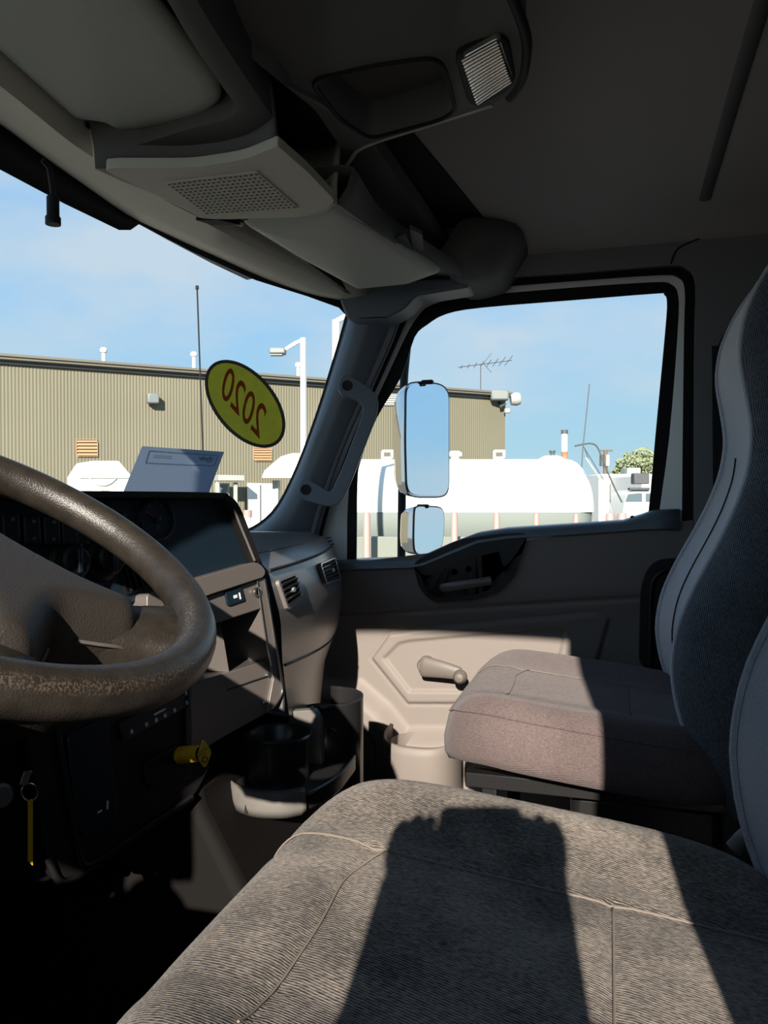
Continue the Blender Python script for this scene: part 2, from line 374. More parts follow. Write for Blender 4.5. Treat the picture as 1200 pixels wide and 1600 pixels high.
prism('cowl_side', [(-1.4, .03, -.05), (-.86, .03, -.05), (-.80, .03, FLZ), (-1.4, .03, FLZ)], (0, .05, 0), 'white', wl)
dd0 = thing('door_2', 'closed driver door with its window lowered', 'door', (-.28, YD, FLZ), kind='structure')
prism('door_shell', [(-.72, .0, -.175), (.135, .0, -.165), (.135, .0, FLZ), (-.70, .0, FLZ)], (0, .05, 0), 'white', dd0, bevel=.01)
prism('door_lining', [(-.71, .052, -.18), (.13, .052, -.17), (.13, .052, FLZ+.02), (-.69, .052, FLZ+.02)], (0, .02, 0), 'door', dd0, bevel=.006)
# floor, rear wall, firewall
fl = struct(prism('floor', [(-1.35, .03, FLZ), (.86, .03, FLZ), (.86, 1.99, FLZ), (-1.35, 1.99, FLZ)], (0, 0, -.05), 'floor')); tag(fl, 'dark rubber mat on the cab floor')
wb = struct(prism('wall_back', [(.84, .0, FLZ), (.84, 2.0, FLZ), (.84, 2.0, .68), (.84, 0, .68)], (.05, 0, 0), 'wallt')); tag(wb, 'rear wall of the cab behind the seats')
wf = struct(prism('wall_front', [(-1.35, 0, FLZ-.05), (-1.35, 2.0, FLZ-.05), (-1.33, 2.0, -.13), (-1.33, 0, -.13)], (-.05, 0, 0), 'dashdark')); tag(wf, 'firewall of the cab behind the dashboard')
# ceiling with its shallow roof bow and rounded drop to the sides
ys = np.linspace(.0, 1.0, 29); rows = []
for qx in np.linspace(0, 1, 60):
    row = []
    for a in ys:
        Y = .02+1.93*a; X = lerp(gx(Y, .60)+.035, .86, qx)
        z = CZ + .035*math.sin(math.pi*a)
        e = max(0, (abs(Y-.985)-.80)/.165); z -= .06*e*e
        e2 = max(0, (X-.66)/.18); z -= .10*e2*e2
        row.append(Vector((X, Y, z)))
    rows.append(row)
ce = struct(grid('ceiling', rows, 'ceil', smooth=60)); tag(ce, 'dark grey headliner of the cab with a shallow roof bow')
so_ = ce.modifiers.new('s', 'SOLIDIFY'); so_.thickness = .03; so_.offset = 0
tube('roof_bow', [(.19, Y, CZ+.035*math.sin(math.pi*(Y-.02)/1.93)-.0155) for Y in np.linspace(.25, 1.74, 20)], .0035, 'hdrdark', ce, n=8, ry=.012, up=(0, 0, 1))
prism('roof_skin', [(gx(Y, .60)+.03, Y, .70) for Y in np.linspace(0, 2, 17)]+[(.9, 2.02, .70), (.9, -.02, .70)], (0, 0, .02), 'white', ce)
# A pillar trim
La = [(545, 480), (541, 497), (532, 530), (520, 570), (495, 650), (465, 730), (435, 790), (405, 820), (370, 836), (330, 845)]
Lb = [(632, 475), (627, 498), (612, 535), (598, 570), (564, 650), (538, 715), (512, 785), (503, 815), (497, 840), (490, 870)]
A_ = smoothpath([hitG(*p, off=.01) for p in La], 3); B_ = smoothpath([PY(*p, 1.915) for p in Lb], 3)
rows = []
for i in range(9):
    t = i/8; row = []
    for a, b in zip(A_, B_):
        p = a.lerp(b, t); b_ = math.sin(math.pi*t**.75)*.05
        row.append(p+Vector((.25, -1, 0)).normalized()*b_)
    rows.append(row)
pil = struct(grid('trim_2', rows, 'pillar', smooth=60, solid=.004)); tag(pil, 'dark padded trim of the pillar between windscreen and passenger door')
tube('seam', [hitG(543, 497, .02), PD(570, 497, 1.86), PD(600, 496, 1.86), PY(627, 497, 1.90)], .0015, 'rubber', pil, n=5, sm=3)
tube('glass_gasket', [p+Vector((.004, -.004, 0)) for p in A_], .007, 'rubber', pil, n=6)
# driver pillar (mirrored, beside the camera)
struct(grid('trim_3', [[Vector((p.x, 2.0-p.y, p.z)) for p in r] for r in rows], 'pillar', smooth=60, solid=.01))['label'] = 'dark padded trim of the windscreen pillar on the driver side'
# pillar-top cover joining header and door
# ------------------------------------------------------------------ passenger door inner panel (moulded relief)
xs = np.linspace(-.80, .24, 261); zs = np.linspace(-.93, -.03, 226)
GX, GZ = np.meshgrid(xs, zs)
def poly2(pts): return np.array([(p.x, p.z) for p in (PY(*q, 1.92) for q in pts)])
def sdf(poly):
    d = np.full(GX.shape, 9.0); s = np.ones(GX.shape); n = len(poly)
    for i in range(n):
        a, b = poly[i], poly[i-1]; e = b-a; wx, wz = GX-a[0], GZ-a[1]
        t = np.clip((wx*e[0]+wz*e[1])/(e@e), 0, 1); bx, bz = wx-e[0]*t, wz-e[1]*t
        d = np.minimum(d, bx*bx+bz*bz)
        c1, c2, c3 = GZ >= a[1], GZ < b[1], e[0]*wz > e[1]*wx
        s = np.where((c1 & c2 & c3) | (~c1 & ~c2 & ~c3), -s, s)
    return s*np.sqrt(d)
def line_z(p, q):
    a, b = PY(*p, 1.92), PY(*q, 1.92); return a.z+(GX-a.x)*(b.z-a.z)/(b.x-a.x)
hgt = np.zeros(GX.shape)
belt = line_z((540, 880), (1060, 815))
hgt += .018*sstep(-.10, .02, GZ-line_z((530, 948), (1000, 915)))            # padded upper half stands proud
hgt -= .006*np.exp(-((GZ-line_z((530, 962), (1000, 934)))/.006)**2)          # crease
hex1 = sdf(poly2([(580, 1029), (608, 990), (650, 983), (930, 958), (953, 966), (935, 1030), (900, 1100), (637, 1100)]))
hex2 = sdf(poly2([(600, 1028), (623, 1005), (640, 1001), (860, 981), (884, 986), (870, 1040), (850, 1080), (640, 1080)]))
hgt += .010*sstep(.006, -.006, hex1) - .007*sstep(.004, -.004, hex2)
hgt -= .006*np.exp(-(hex1/.004)**2)
bul = sdf(poly2([(470, 1075), (560, 1075), (600, 1110), (632, 1150), (1000, 1150), (1000, 1400), (470, 1400)]))
hgt += .035*sstep(.030, -.030, bul)
spk = sdf(poly2([(470, 1120), (540, 1118), (572, 1130), (590, 1160), (592, 1215), (570, 1228), (470, 1230)]))
hgt -= .004*np.exp(-(spk/.003)**2); hgt -= .010*sstep(.002, -.004, spk)
fr_ = sdf(poly2([(470, 1025), (518, 1060), (510, 1300), (470, 1300)]))
V = []; idx = -np.ones(GX.shape, int)
top = np.minimum(GZ*0+9, belt)
keep = GZ <= belt+.01
for i in range(GX.shape[0]):
    for j in range(GX.shape[1]):
        idx[i, j] = len(V); V.append((GX[i, j], 1.925-hgt[i, j], min(GZ[i, j], belt[i, j])))
Fc = []
for i in range(GX.shape[0]-1):
    for j in range(GX.shape[1]-1):
        if GZ[i, j] < belt[i, j]: Fc.append((idx[i, j], idx[i, j+1], idx[i+1, j+1], idx[i+1, j]))
used = sorted({k for f_ in Fc for k in f_}); rm = {k: q for q, k in enumerate(used)}
dp = mk('door_panel', [V[k] for k in used], [tuple(rm[k] for k in f_) for f_ in Fc], 'door', door, smooth=180)
# belt rail on top of the panel
bt = [(500, 880), (560, 876), (645, 874), (662, 868), (700, 851), (745, 834), (790, 827), (900, 820), (975, 815), (1003, 806), (1022, 799), (1062, 797)]
bb = [(500, 893), (560, 889), (645, 886), (664, 882), (702, 866), (746, 848), (790, 841), (900, 834), (975, 829), (1003, 826), (1022, 826), (1062, 826)]
T_, U_ = [PY(*p, 1.91) for p in bt], [PY(*p, 1.895) for p in bb]
grid('belt_rail', [[Vector((p.x, 1.97, p.z+.002)) for p in T_], T_, [lerp(a, b, .4)+Vector((0, -.006, 0)) for a, b in zip(T_, U_)], U_, [Vector((p.x, 1.93, p.z-.012)) for p in U_]], 'pillar', door, smooth=60, solid=.003)
lathe('lock_pin', [(.0001, 0), (.012, 0), (.012, .004), (.005, .006), (.005, .022), (.0001, .024)], PY(988, 821, 1.93), (0, 0, 1), 'rubber', door, n=12)
# latch bezel
lo_poly = roundpoly([PY(*p, 1.895) for p in ((645, 880), (664, 868), (720, 842), (790, 833), (826, 833), (803, 900), (782, 924), (740, 938), (675, 941), (655, 920))], .015, 3)
li_poly = roundpoly([PY(*p, 1.895) for p in ((660, 907), (690, 890), (735, 872), (782, 861), (774, 885), (768, 900), (775, 918), (740, 930), (680, 935), (666, 925))], .008, 3)
bz = ringplate('latch_bezel', lo_poly, li_poly, (0, .03, 0), 'dashdark', door, n=72, bevel=.002)
prism('latch_recess', [p+Vector((0, .022, 0)) for p in roundpoly([PY(*p, 1.895) for p in ((655, 906), (690, 886), (735, 868), (790, 856), (790, 925), (740, 936), (675, 939))], .004, 2)], (0, .01, 0), 'panel', bz, bevel=0)
sw = prism('switch_plate', [PY(*p, 1.905) for p in ((690, 897), (735, 874), (788, 858), (782, 885), (768, 903), (692, 912))], (0, .012, 0), 'dashdark', bz, bevel=.002)
for q in ((711, 893), (733, 889)): lathe('switch_dial', [(.0001, -.008), (.008, -.008), (.0095, -.002), (.014, 0), (.014, .006)], PY(*q, 1.903), (0, 1, 0), 'panel', sw, n=16)
tube('latch_lever', [PY(684, 920, 1.905), PY(700, 917, 1.893), PY(735, 912, 1.890), (PY(768, 907, 1.894))], .006, 'dash', bz, n=10, ry=.011, up=(0, 1, 0), sm=4)
# black pull pocket at the rear of the door
pk = roundpoly([PY(*p, 1.905) for p in ((998, 1045), (1001, 915), (1012, 885), (1032, 872), (1075, 872), (1075, 1045))], .03, 4)
pp = prism('pull_pocket', pk, (0, .03, 0), 'rubber', door, bevel=.003)
tube('pull_strap', [PY(1016, 1040, 1.90), PY(1017, 925, 1.90), PY(1026, 900, 1.90), PY(1040, 890, 1.90)], .006, 'dashdark', pp, n=8, sm=4)
# window crank
cr_ = thing('window_crank', 'grey window winder handle on the lower passenger door panel', 'handle', PY(662, 1040, 1.90))
hubp = PY(664, 1040, 1.895)
lathe('crank_hub', [(.0001, -.012), (.016, -.012), (.02, -.004), (.021, .035)], hubp, (0, 1, 0), 'crank', cr_, n=20)
tube('crank_arm', [PY(656, 1040, 1.88), PY(690, 1046, 1.872), PY(722, 1053, 1.868)], lambda q: lerp(.012, .009, q), 'crank', cr_, n=14, ry=lambda q: lerp(.029, .016, q), up=(0, 1, 0), sm=4, sub=1)
lathe('crank_knob', [(.0001, -.036), (.010, -.034), (.0165, -.025), (.0175, -.014), (.013, -.002), (.010, .006)], PY(721, 1055, 1.868), (0, 1, 0), 'crank', cr_, n=18)
# bottle pocket at the foot of the door
rows = []
for z0, dd in ((0, 0), (-.004, .006), (-.02, .008), (-.08, .004), (-.16, -.004), (-.23, -.03)):
    row = []
    for k in range(25):
        a = math.pi*k/24; c = PY(666, 1136, 1.89)
        row.append(Vector((c.x-.093*math.copysign(abs(math.cos(a))**.7, math.cos(a)), 1.895-(.135+dd)*math.sin(a)**.6, c.z-.012*math.sin(a)+z0)))
    rows.append(row)
bp_ = grid('bottle_pocket', rows, 'door', door, smooth=60, solid=.006)
c = PY(666, 1136, 1.89)
lathe('pocket_cup', [(.078, -.01), (.072, -.05), (.066, -.12), (.0001, -.12)], (c.x, 1.845, c.z-.012), (0, 0, 1), 'door', bp_, n=32)
# speaker grille rings in the lower front corner of the door
for k, (q, rr) in enumerate((((556, 1180), .055), ((556, 1180), .035))):
    P0 = PY(*q, 1.893); tube('speaker_ring', [P0+Vector((math.cos(a)*rr*.55, 0, math.sin(a)*rr)) for a in np.linspace(0, 2*math.pi, 24, endpoint=False)], .0007, 'door', door, n=5, closed=True)
print('shell done')
# ================================================================== SEATS
def add_seat(name, label, loc, fab, side, face, fabtop, bx):
    root = thing(name, label, 'seat', loc)
    # local frame: x to the rear of the cab, y across, z up from the cushion top
    a, b, xc, nn = .245, .255, -.035, 4.2
    def topz(x, y):
        z = -.05*((x+.28)/.5) + .0
        z += .016*min(1, max(0, (abs(y)-.115)/.08)) - .004
        fr = max(0, (-.17-x)/.11); z -= .030*fr*fr
        for gxx in (-.165, .035):
            if -.16 < y < .09: z -= .0025*math.exp(-((x-gxx)/.006)**2)
        z -= .0025*(math.exp(-((y-.085)/.005)**2))*(1 if x > -.27 else 0)
        return z
    m_ = 96; rows = []
    def outl(s):
        r = []
        for k in range(m_):
            t = 2*math.pi*k/m_; cx, sy = math.cos(t), math.sin(t)
            r.append((xc+a*s*math.copysign(abs(cx)**(2/nn), cx), b*s*math.copysign(abs(sy)**(2/nn), sy)))
        return r
    for s, dz in ((.90, -.114), (.97, -.106), (.995, -.092), (1.0, -.076)):
        rows.append([Vector((x, y, min(topz(x, y), .02)+dz)) for x, y in outl(s)])
    for q in range(34):
        s = 1-.985*(q/33); e = max(0, (s-.80)/.20); dz = -.062*(1-math.sqrt(max(0, 1-e*e)))
        rows.append([Vector((x, y, topz(x, y)+dz)) for x, y in outl(max(s, .015))])
    cu = grid('cushion', rows, fab, root, close=True, caps=True, smooth=180, local=True)
    def onseat(x, y, h=.0015):
        # edge distance for the rolled border
        s = (abs((x-xc)/a)**nn+abs(y/b)**nn)**(1/nn); e = min(1, max(0, (s-.80)/.20))
        return Vector((x, y, topz(x, y)-.062*(1-math.sqrt(max(0, 1-e*e)))+h+.0005))
    for pth in ([(-.274, .110), (-.25, .100), (-.165, .087), (-.02, .085), (.06, .085), (.15, .085)],
                [(-.165, -.165), (-.165, -.05), (-.168, .03), (-.15, .085)], [(.035, -.165), (.035, 0), (.035, .085)]):
        tube('seam', [onseat(p.x, p.y) for p in smoothpath([Vector((*p, 0)) for p in pth], 8)], .0009, 'pipe', cu, n=5, local=True)
    # side welt round the cushion
    tube('welt', [Vector((x, y, topz(x, y)-.0235)) for x, y in outl(.968)], .0012, fab, cu, n=5, closed=True, local=True)
    # backrest
    prof = [(-.16, .150), (-.11, .115), (-.05, .085), (.03, .062), (.10, .063), (.17, .085), (.25, .128), (.33, .165), (.40, .183), (.46, .182), (.52, .166), (.58, .163), (.64, .180), (.70, .212), (.745, .25), (.765, .275)]
    wid = [(-.16, .225), (.0, .245), (.12, .245), (.25, .235), (.35, .205), (.42, .178), (.5, .17), (.6, .168), (.70, .15), (.745, .125), (.765, .09)]
    prof = [(z, x+bx) for z, x in prof]
    ip = lambda tb, z: float(np.interp(z, [q[0] for q in tb], [q[1] for q in tb]))
    zs_ = [float(v) for v in np.concatenate([np.linspace(-.16, .70, 44), np.linspace(.713, .765, 6)])]
    def sm(tb, z): return sum(ip(tb, z+d)*w for d, w in ((-.04, .2), (-.02, .2), (0, .2), (.02, .2), (.04, .2)))
    rows = []; crestL, crestR = [], []
    for z in zs_:
        xf, w = (sm(prof, z), sm(wid, z)) if z < .72 else (ip(prof, z), ip(wid, z)); th = .135 if z < .60 else lerp(.135, .05, (z-.60)/.165)
        ring = []; cs = .80
        for k in range(21):                                   # front, from -crest to +crest, hollow between the bolsters
            y = lerp(-cs, cs, k/20); hol = .030*(1-(abs(y)/cs)**2.4)*(1 if z < .4 else max(0, 1-(z-.4)/.15))
            ring.append(Vector((xf+hol, y*w, z)))
        for (dx, yy) in ((.006, .90), (.020, .965), (.045, 1.0), (.09, 1.0), (.115, .97), (.13, .88), (.135, .7), (.135, 0), (.135, -.7), (.13, -.88), (.115, -.97), (.09, -1.0), (.045, -1.0), (.020, -.965), (.006, -.90)):
            ring.append(Vector((xf+dx*th/.135, yy*w, z)))
        crestL.append(ring[0].copy()); crestR.append(ring[20].copy()); rows.append(ring)
    n = len(rows[0]); V = [p for r in rows for p in r]; Fa, Fb = [], []
    for i in range(len(rows)-1):
        for j in range(n):
            k = (j+1) % n; (Fa if j < 20 else Fb).append((i*n+j, i*n+k, (i+1)*n+k, (i+1)*n+j))
    Fb.append(tuple(range(n-1, -1, -1))); Fb.append(tuple(range((len(rows)-1)*n, len(rows)*n)))
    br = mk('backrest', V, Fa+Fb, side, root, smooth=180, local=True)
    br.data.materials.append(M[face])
    for k, p in enumerate(br.data.polygons):
        if k < len(Fa): p.material_index = 1
    for cst in (crestL, crestR): tube('piping', [p+Vector((-.001, 0, 0)) for p in cst[2:]], .004, face, br, n=6, local=True)
    # lumbar panel seam on the face
    yy = .11
    tube('seam', [Vector((sm(prof, z)+.030*(1-(abs(yy/sm(wid, z))/.8)**2.4)*(1 if z < .4 else max(0, 1-(z-.4)/.15))-.001, yy, z)) for z in np.linspace(.02, .40, 24)], .002, 'rubber', br, n=5, local=True)
    # pedestal
    box('pedestal', (.06, 0, -.34), (.24, .30, .36), 'dashdark', root, local=True, bevel=.02)
    for s in (-1, 1):
        box('slide_rail', (-.02, s*.17, -.150), (.42, .03, .025), 'dashdark', root, local=True)
        box('post', (-.19, s*.17, -.36), (.025, .025, .40), 'dashdark', root, local=True)
    return root
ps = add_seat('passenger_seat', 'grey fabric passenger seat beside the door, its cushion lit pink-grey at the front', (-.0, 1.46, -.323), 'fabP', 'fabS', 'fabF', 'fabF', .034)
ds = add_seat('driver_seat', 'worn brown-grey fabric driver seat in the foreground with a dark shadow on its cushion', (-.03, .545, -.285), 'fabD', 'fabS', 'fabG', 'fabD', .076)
ds.location.x += .0
lever = tube('recline_lever', [Vector((.215, .25, -.045)), Vector((.19, .262, -.035)), Vector((.165, .27, -.042)), Vector((.15, .272, -.06))], .009, 'dash', ds, n=8, ry=.005, sm=4, local=True)
# seat belt guide behind the passenger headrest and belt web on the pillar
sb = thing('seat_belt', 'black seat belt with shoulder guide on the pillar behind the passenger seat', 'seat belt', PY(1135, 800, 1.88))
tube('webbing', [PY(1128, 540, 1.865), PY(1130, 800, 1.865), PY(1128, 1100, 1.865)], .003, 'belt', sb, n=6, ry=.024, up=(0, 1, 0))
prism('shoulder_guide', roundpoly([PY(*p, 1.885) for p in ((1118, 545), (1135, 515), (1165, 500), (1175, 560), (1130, 560))], .01, 3), (0, -.04, 0), 'rubber', sb, bevel=.004)

# ================================================================== STEERING WHEEL
WC = Vector((-.5241, .538, -.0422)); TAU = .5328; WR = .2042
WN = Vector((math.sin(TAU), 0, math.cos(TAU))); WU = Vector((0, 1, 0)); WV = WN.cross(WU)
WVv = -WV if WV.z < 0 else WV       # towards the windscreen and up
def PW(px, py, h=0): return PP(px, py, (WC+WN*h, WN))
def WL(a, b, h=0): return WC+WU*a+WVv*b+WN*h
sw_ = thing('steering_wheel', 'large brown-black steering wheel with worn textured rim', 'steering wheel', WC-WN*.12)
tube('rim', [WL(WR*math.cos(t), WR*math.sin(t)) for t in np.linspace(0, 2*math.pi, 96, endpoint=False)], .0205, 'wheel', sw_, n=20, up=WN, ry=.0195, closed=True, smooth=180)
def wearmat():
    m = M['wheel']; t = m.node_tree; b = t.nodes['Principled BSDF']; old = b.inputs['Base Color'].links[0].from_socket
    g = N(t, 'ShaderNodeTexCoord'); wc = WC+UPV*EZ
    def axis(v, lo, hi):
        d = N(t, 'ShaderNodeVectorMath', operation='DOT_PRODUCT'); d.inputs[1].default_value = v; t.links.new(g.outputs['Object'], d.inputs[0])
        r = N(t, 'ShaderNodeMapRange'); r.interpolation_type = 'SMOOTHSTEP'; o_ = wc.dot(v); r.inputs[1].default_value = o_+lo; r.inputs[2].default_value = o_+hi; t.links.new(d.outputs['Value'], r.inputs[0]); return r.outputs[0]
    def mul(a, c):
        q = N(t, 'ShaderNodeMath', operation='MULTIPLY'); t.links.new(a, q.inputs[0]); t.links.new(c, q.inputs[1]); return q.outputs[0]
    nz_ = N(t, 'ShaderNodeTexNoise'); nz_.inputs['Scale'].default_value = 520; nz_.inputs['Detail'].default_value = 4; t.links.new(g.outputs['Object'], nz_.inputs[0])
    th_ = N(t, 'ShaderNodeMapRange'); th_.inputs[1].default_value = .50; th_.inputs[2].default_value = .56; t.links.new(nz_.outputs[0], th_.inputs[0])
    k = mul(mul(mul(axis(WN, .0085, .0145), axis(-WN, -.0195, -.016)), axis(-WVv, .11, .16)), th_.outputs[0])
    mxx = N(t, 'ShaderNodeMixRGB'); mxx.inputs[2].default_value = (.070, .052, .037, 1); t.links.new(k, mxx.inputs[0]); t.links.new(old, mxx.inputs[1]); t.links.new(mxx.outputs[0], b.inputs['Base Color'])
wearmat()
# padded hub
def dome(name, pts, h0, h1, m, inset=.012, par=sw_, **kw):
    c = sum(pts, Vector())/len(pts); rows = [[p+WN*h0 for p in pts]]
    for q in range(6):
        t = q/5; rows.append([p+(c-p).normalized()*(inset*(1-math.cos(t*math.pi/2)))+WN*lerp(h0, h1, math.sin(t*math.pi/2)) for p in pts])
    for s in (.8, .5, .2): rows.append([c+WN*h1+(p-c)*s+(c-p).normalized()*inset*s for p in pts])
    return grid(name, rows, m, par, close=True, caps=True, smooth=50, **kw)
half = [(.030, .085), (.048, .035), (.058, -.015), (.072, -.060), (.096, -.100), (.104, -.112), (.078, -.136), (.062, -.142), (.030, -.122)]
hub2 = [(0, .090)]+half+[(0, -.104)]+[(-a, b) for a, b in half[::-1]]
hub2 = [Vector((p.x, p.y)) for p in roundpoly([Vector((a, b, 0)) for a, b in hub2], .012, 3)]
from mathutils.geometry import delaunay_2d_cdt
nh = len(hub2); HP = np.array([(p.x, p.y) for p in hub2])
def inside_depth(x, y):
    a_, b_ = HP, np.roll(HP, -1, 0); e_ = b_-a_; w_ = np.array((x, y))-a_
    t_ = np.clip((w_*e_).sum(1)/(e_*e_).sum(1), 0, 1); return float(np.sqrt(((w_-e_*t_[:, None])**2).sum(1).min()))
def isin(x, y):
    c_ = False
    for k in range(nh):
        p, q = HP[k], HP[k-1]
        if (p[1] > y) != (q[1] > y) and x < (q[0]-p[0])*(y-p[1])/(q[1]-p[1])+p[0]: c_ = not c_
    return c_
pts2 = [Vector(p) for p in HP]
for x in np.arange(-.12, .121, .005):
    for y in np.arange(-.15, .10, .005):
        if isin(x, y) and inside_depth(x, y) > .0022: pts2.append(Vector((x, y)))
vo, eo, fo = delaunay_2d_cdt(pts2, [], [list(range(nh))], 1, 1e-5)[:3]
hv = [WL(p.x, p.y, .010-.034*max(0, 1-inside_depth(p.x, p.y)/.030)**2.3) for p in vo]; nv_ = len(hv)
hf = [tuple(f_) for f_ in fo]
hv += [WL(p.x, p.y, -.024) for p in hub2]+[WL(p.x, p.y, -.075) for p in hub2]
hf += [(nv_+k, nv_+(k+1) % nh, nv_+nh+(k+1) % nh, nv_+nh+k) for k in range(nh)]
mk('hub_pad', hv, hf, 'hub', sw_, smooth=60)
# two broad spokes to the lower half of the rim, each with a padded cover
for s in (1, -1):
    pth = [Vector((.012, -.045)), Vector((.045, -.085)), Vector((.085, -.122)), Vector((.108, -.140)), Vector((.126, -.152))]
    ws_ = [.032, .034, .036, .040, .050]; hs_ = [-.024, -.020, -.014, -.009, -.008]
    rows = []
    for k in range(33):
        t = k/32*4; i = min(3, int(t)); q = t-i; c_ = pth[i].lerp(pth[i+1], q); w_ = lerp(ws_[i], ws_[i+1], q*q*(3-2*q)); h_ = lerp(hs_[i], hs_[i+1], q)
        d_ = (pth[min(4, i+1)]-pth[max(0, i-1 if q < .5 and i > 0 else i)]).normalized(); pr = Vector((-d_.y, d_.x))
        sk = lerp(1, .25, max(0, (t-2)/2))
        rows.append([WL(s*(c_.x+pr.x*w_*e), c_.y+pr.y*w_*e, h_+(dh*sk if dh < -.01 else dh)) for e, dh in ((-.96, -.065), (-1, -.03), (-1, -.016), (-.93, -.004), (-.75, .004), (-.4, .009), (0, .011), (.4, .009), (.75, .004), (.93, -.004), (1, -.016), (1, -.03), (.96, -.065))])
    sp = grid('spoke', rows, 'wheel', sw_, smooth=180, close=True, caps=True)
    tube('spoke_edge', [WL(s*a, b, -.024) for a, b in ((.018, -.116), (.034, -.126), (.063, -.1435), (.079, -.1370), (.106, -.112))], .0018, 'dash', sp, n=6)
tube('column', [WC-WN*.045, WC-WN*.2, WC-WN*.42-Vector((.05, 0, 0))], .055, 'dashdark', sw_, n=18)

# ================================================================== DASHBOARD
dash = thing('dashboard', 'dark wraparound dashboard with switches, vents, gauges and centre stack', 'dashboard', (-.8, 1.1, -.45))
# passenger half: lofted from the centre stack to the door
LP = [(300, 826), (360, 829), (395, 865), (417, 890), (420, 896), (436, 956), (439, 975), (441, 1030), (446, 1075), (452, 1120)]
RP = [(470, 829), (486, 831), (503, 838), (517, 851), (519, 856), (534, 908), (535, 930), (528, 977), (508, 1030), (499, 1115)]
rowsL = [PY(*p, 1.27) for p in LP]; rowsR = [PY(*p, 1.87) for p in RP]
rowsL[0] = Vector((gx(1.27, -.10)+.01, 1.27, -.105)); rowsR[0] = Vector((gx(1.87, -.10)+.01, 1.87, -.105))
rowsL.append(Vector((-.95, 1.27, -.36))); rowsR.append(Vector((-.95, 1.87, -.36)))
rows = []
for a, b in zip(rowsL, rowsR):
    row = []
    for k in range(13):
        t = k/12; p = a.lerp(b, t); p = p+Vector((.02*math.sin(math.pi*t), 0, 0)); row.append(p)
    e = row[-1]; row += [e+Vector((-.004, .012, -.002)), e+Vector((-.03, .022, -.004))]
    rows.append(row)
grid('passenger_dash', rows, 'dash', dash, smooth=35, bevel=.004)
def dface(px, py):                     # point on the vent band of the passenger dash
    pl = plane3(rowsL[4], rowsL[5], rowsR[5]); q = PP(px, py, (pl[0]+Vector((.010, 0, 0)), pl[1])); return PP(px, py, (pl[0]+Vector((.02*math.sin(math.pi*min(1, max(0, (q.y-1.27)/.6)))+.003, 0, 0)), pl[1])), pl[1]
def seam(pts, r=.0018, m='rubber', par=dash): return tube('panel_seam', pts, r, m, par, n=5)
def loftpt(i, t, off=.003):
    i0 = int(i); f_ = i-i0; a = rowsL[i0].lerp(rowsL[min(i0+1, len(rowsL)-1)], f_); b = rowsR[i0].lerp(rowsR[min(i0+1, len(rowsR)-1)], f_)
    return a.lerp(b, t)+Vector((.02*math.sin(math.pi*t)+off, -.0, off*.6))
seam([loftpt(3.5, t) for t in np.linspace(.0, .97, 14)], .003)
seam([loftpt(2.0, t, .001) for t in np.linspace(.0, .9, 12)], .0022, 'dash')
seam([loftpt(7.25, .02+t*.9, .001) for t in np.linspace(0, 1, 12)], .0022)
for name_q in (((433, 910), (458, 900), (467, 934), (447, 950)), ((499, 883), (520, 874), (528, 904), (508, 911))):
    P4 = [dface(*q)[0] for q in name_q]; nrm = dface(450, 920)[1]
    if nrm.dot(-FV) < 0: nrm = -nrm
    big = [P4[0].lerp(sum(P4, Vector())/4, -.12) if False else p+(p-sum(P4, Vector())/4)*.16 for p in P4]
    vt = ringplate('air_vent', roundpoly([p+nrm*.006 for p in big], .006, 3), roundpoly([p+nrm*.006 for p in P4], .004, 3), nrm*-.008, 'dash', dash, n=40)
    prism('vent_back', [p+nrm*-.002 for p in P4], nrm*-.002, 'rubber', vt)
    for k in range(5):
        t = (k+.5)/5; a, b = P4[0].lerp(P4[3], t), P4[1].lerp(P4[2], t)
        box('slat', (a+b)/2+nrm*.004, ((b-a).length, .010, .0025), 'dashdark', vt, ex=b-a, ey=nrm+(P4[3]-P4[0]).normalized()*.5, bevel=0)
    cc = sum(P4, Vector())/4
    box('vent_knob', cc+nrm*.009, (.010, .009, .006), 'satin', vt, ex=P4[1]-P4[0], ey=P4[3]-P4[0], bevel=.001)
for k in range(3):                      # small defogger slot near the pillar
    a, b = PY(510+k*3, 841+k*5, 1.86), PY(516+k*3, 840+k*5, 1.89); tube('defrost_slat', [a, b], .002, 'rubber', dash, n=5)
# driver half: hood, instrument face and lower panel in front of the wheel
dprof = [(None, -.105), (-.86, .0), (-.80, .022), (-.765, .018), (-.758, .004), (-.80, -.006), (-.785, -.165), (-.755, -.18), (-.73, -.22), (-.715, -.40), (-.74, -.44), (-1.0, -.44)]
rows = []
for x_, z_ in dprof:
    rows.append([Vector(((gx(Y, -.10)+.02) if x_ is None else x_-.05*((Y-.45)/.35)**2*0+.0, Y, z_)) for Y in np.linspace(.10, .735, 12)])
grid('driver_dash', rows, 'dashdark', dash, smooth=35, solid=.004)
for gy, gr_ in ((.36, .058), (.53, .058), (.645, .034), (.245, .034)):
    g_ = lathe('gauge', [(gr_*1.08, 0), (gr_*1.08, .008), (gr_, .010), (gr_*.97, .003), (.0001, .003)], (-.790, gy, -.080), (1, 0, .10), 'panel', dash, n=32)
    for k in range(9):
        a = math.radians(225-k*33.75); box('tick', Vector((-.785, gy+math.cos(a)*gr_*.82, -.080+math.sin(a)*gr_*.82)), (.001, .0016, gr_*.16), 'inkw', g_, ex=(1, 0, .1), ey=(0, -math.sin(a), math.cos(a)), bevel=0)
    tube('needle', [Vector((-.783, gy, -.080)), Vector((-.783, gy-gr_*.5, -.080-gr_*.5))], .0014, 'inkr', g_, n=5)
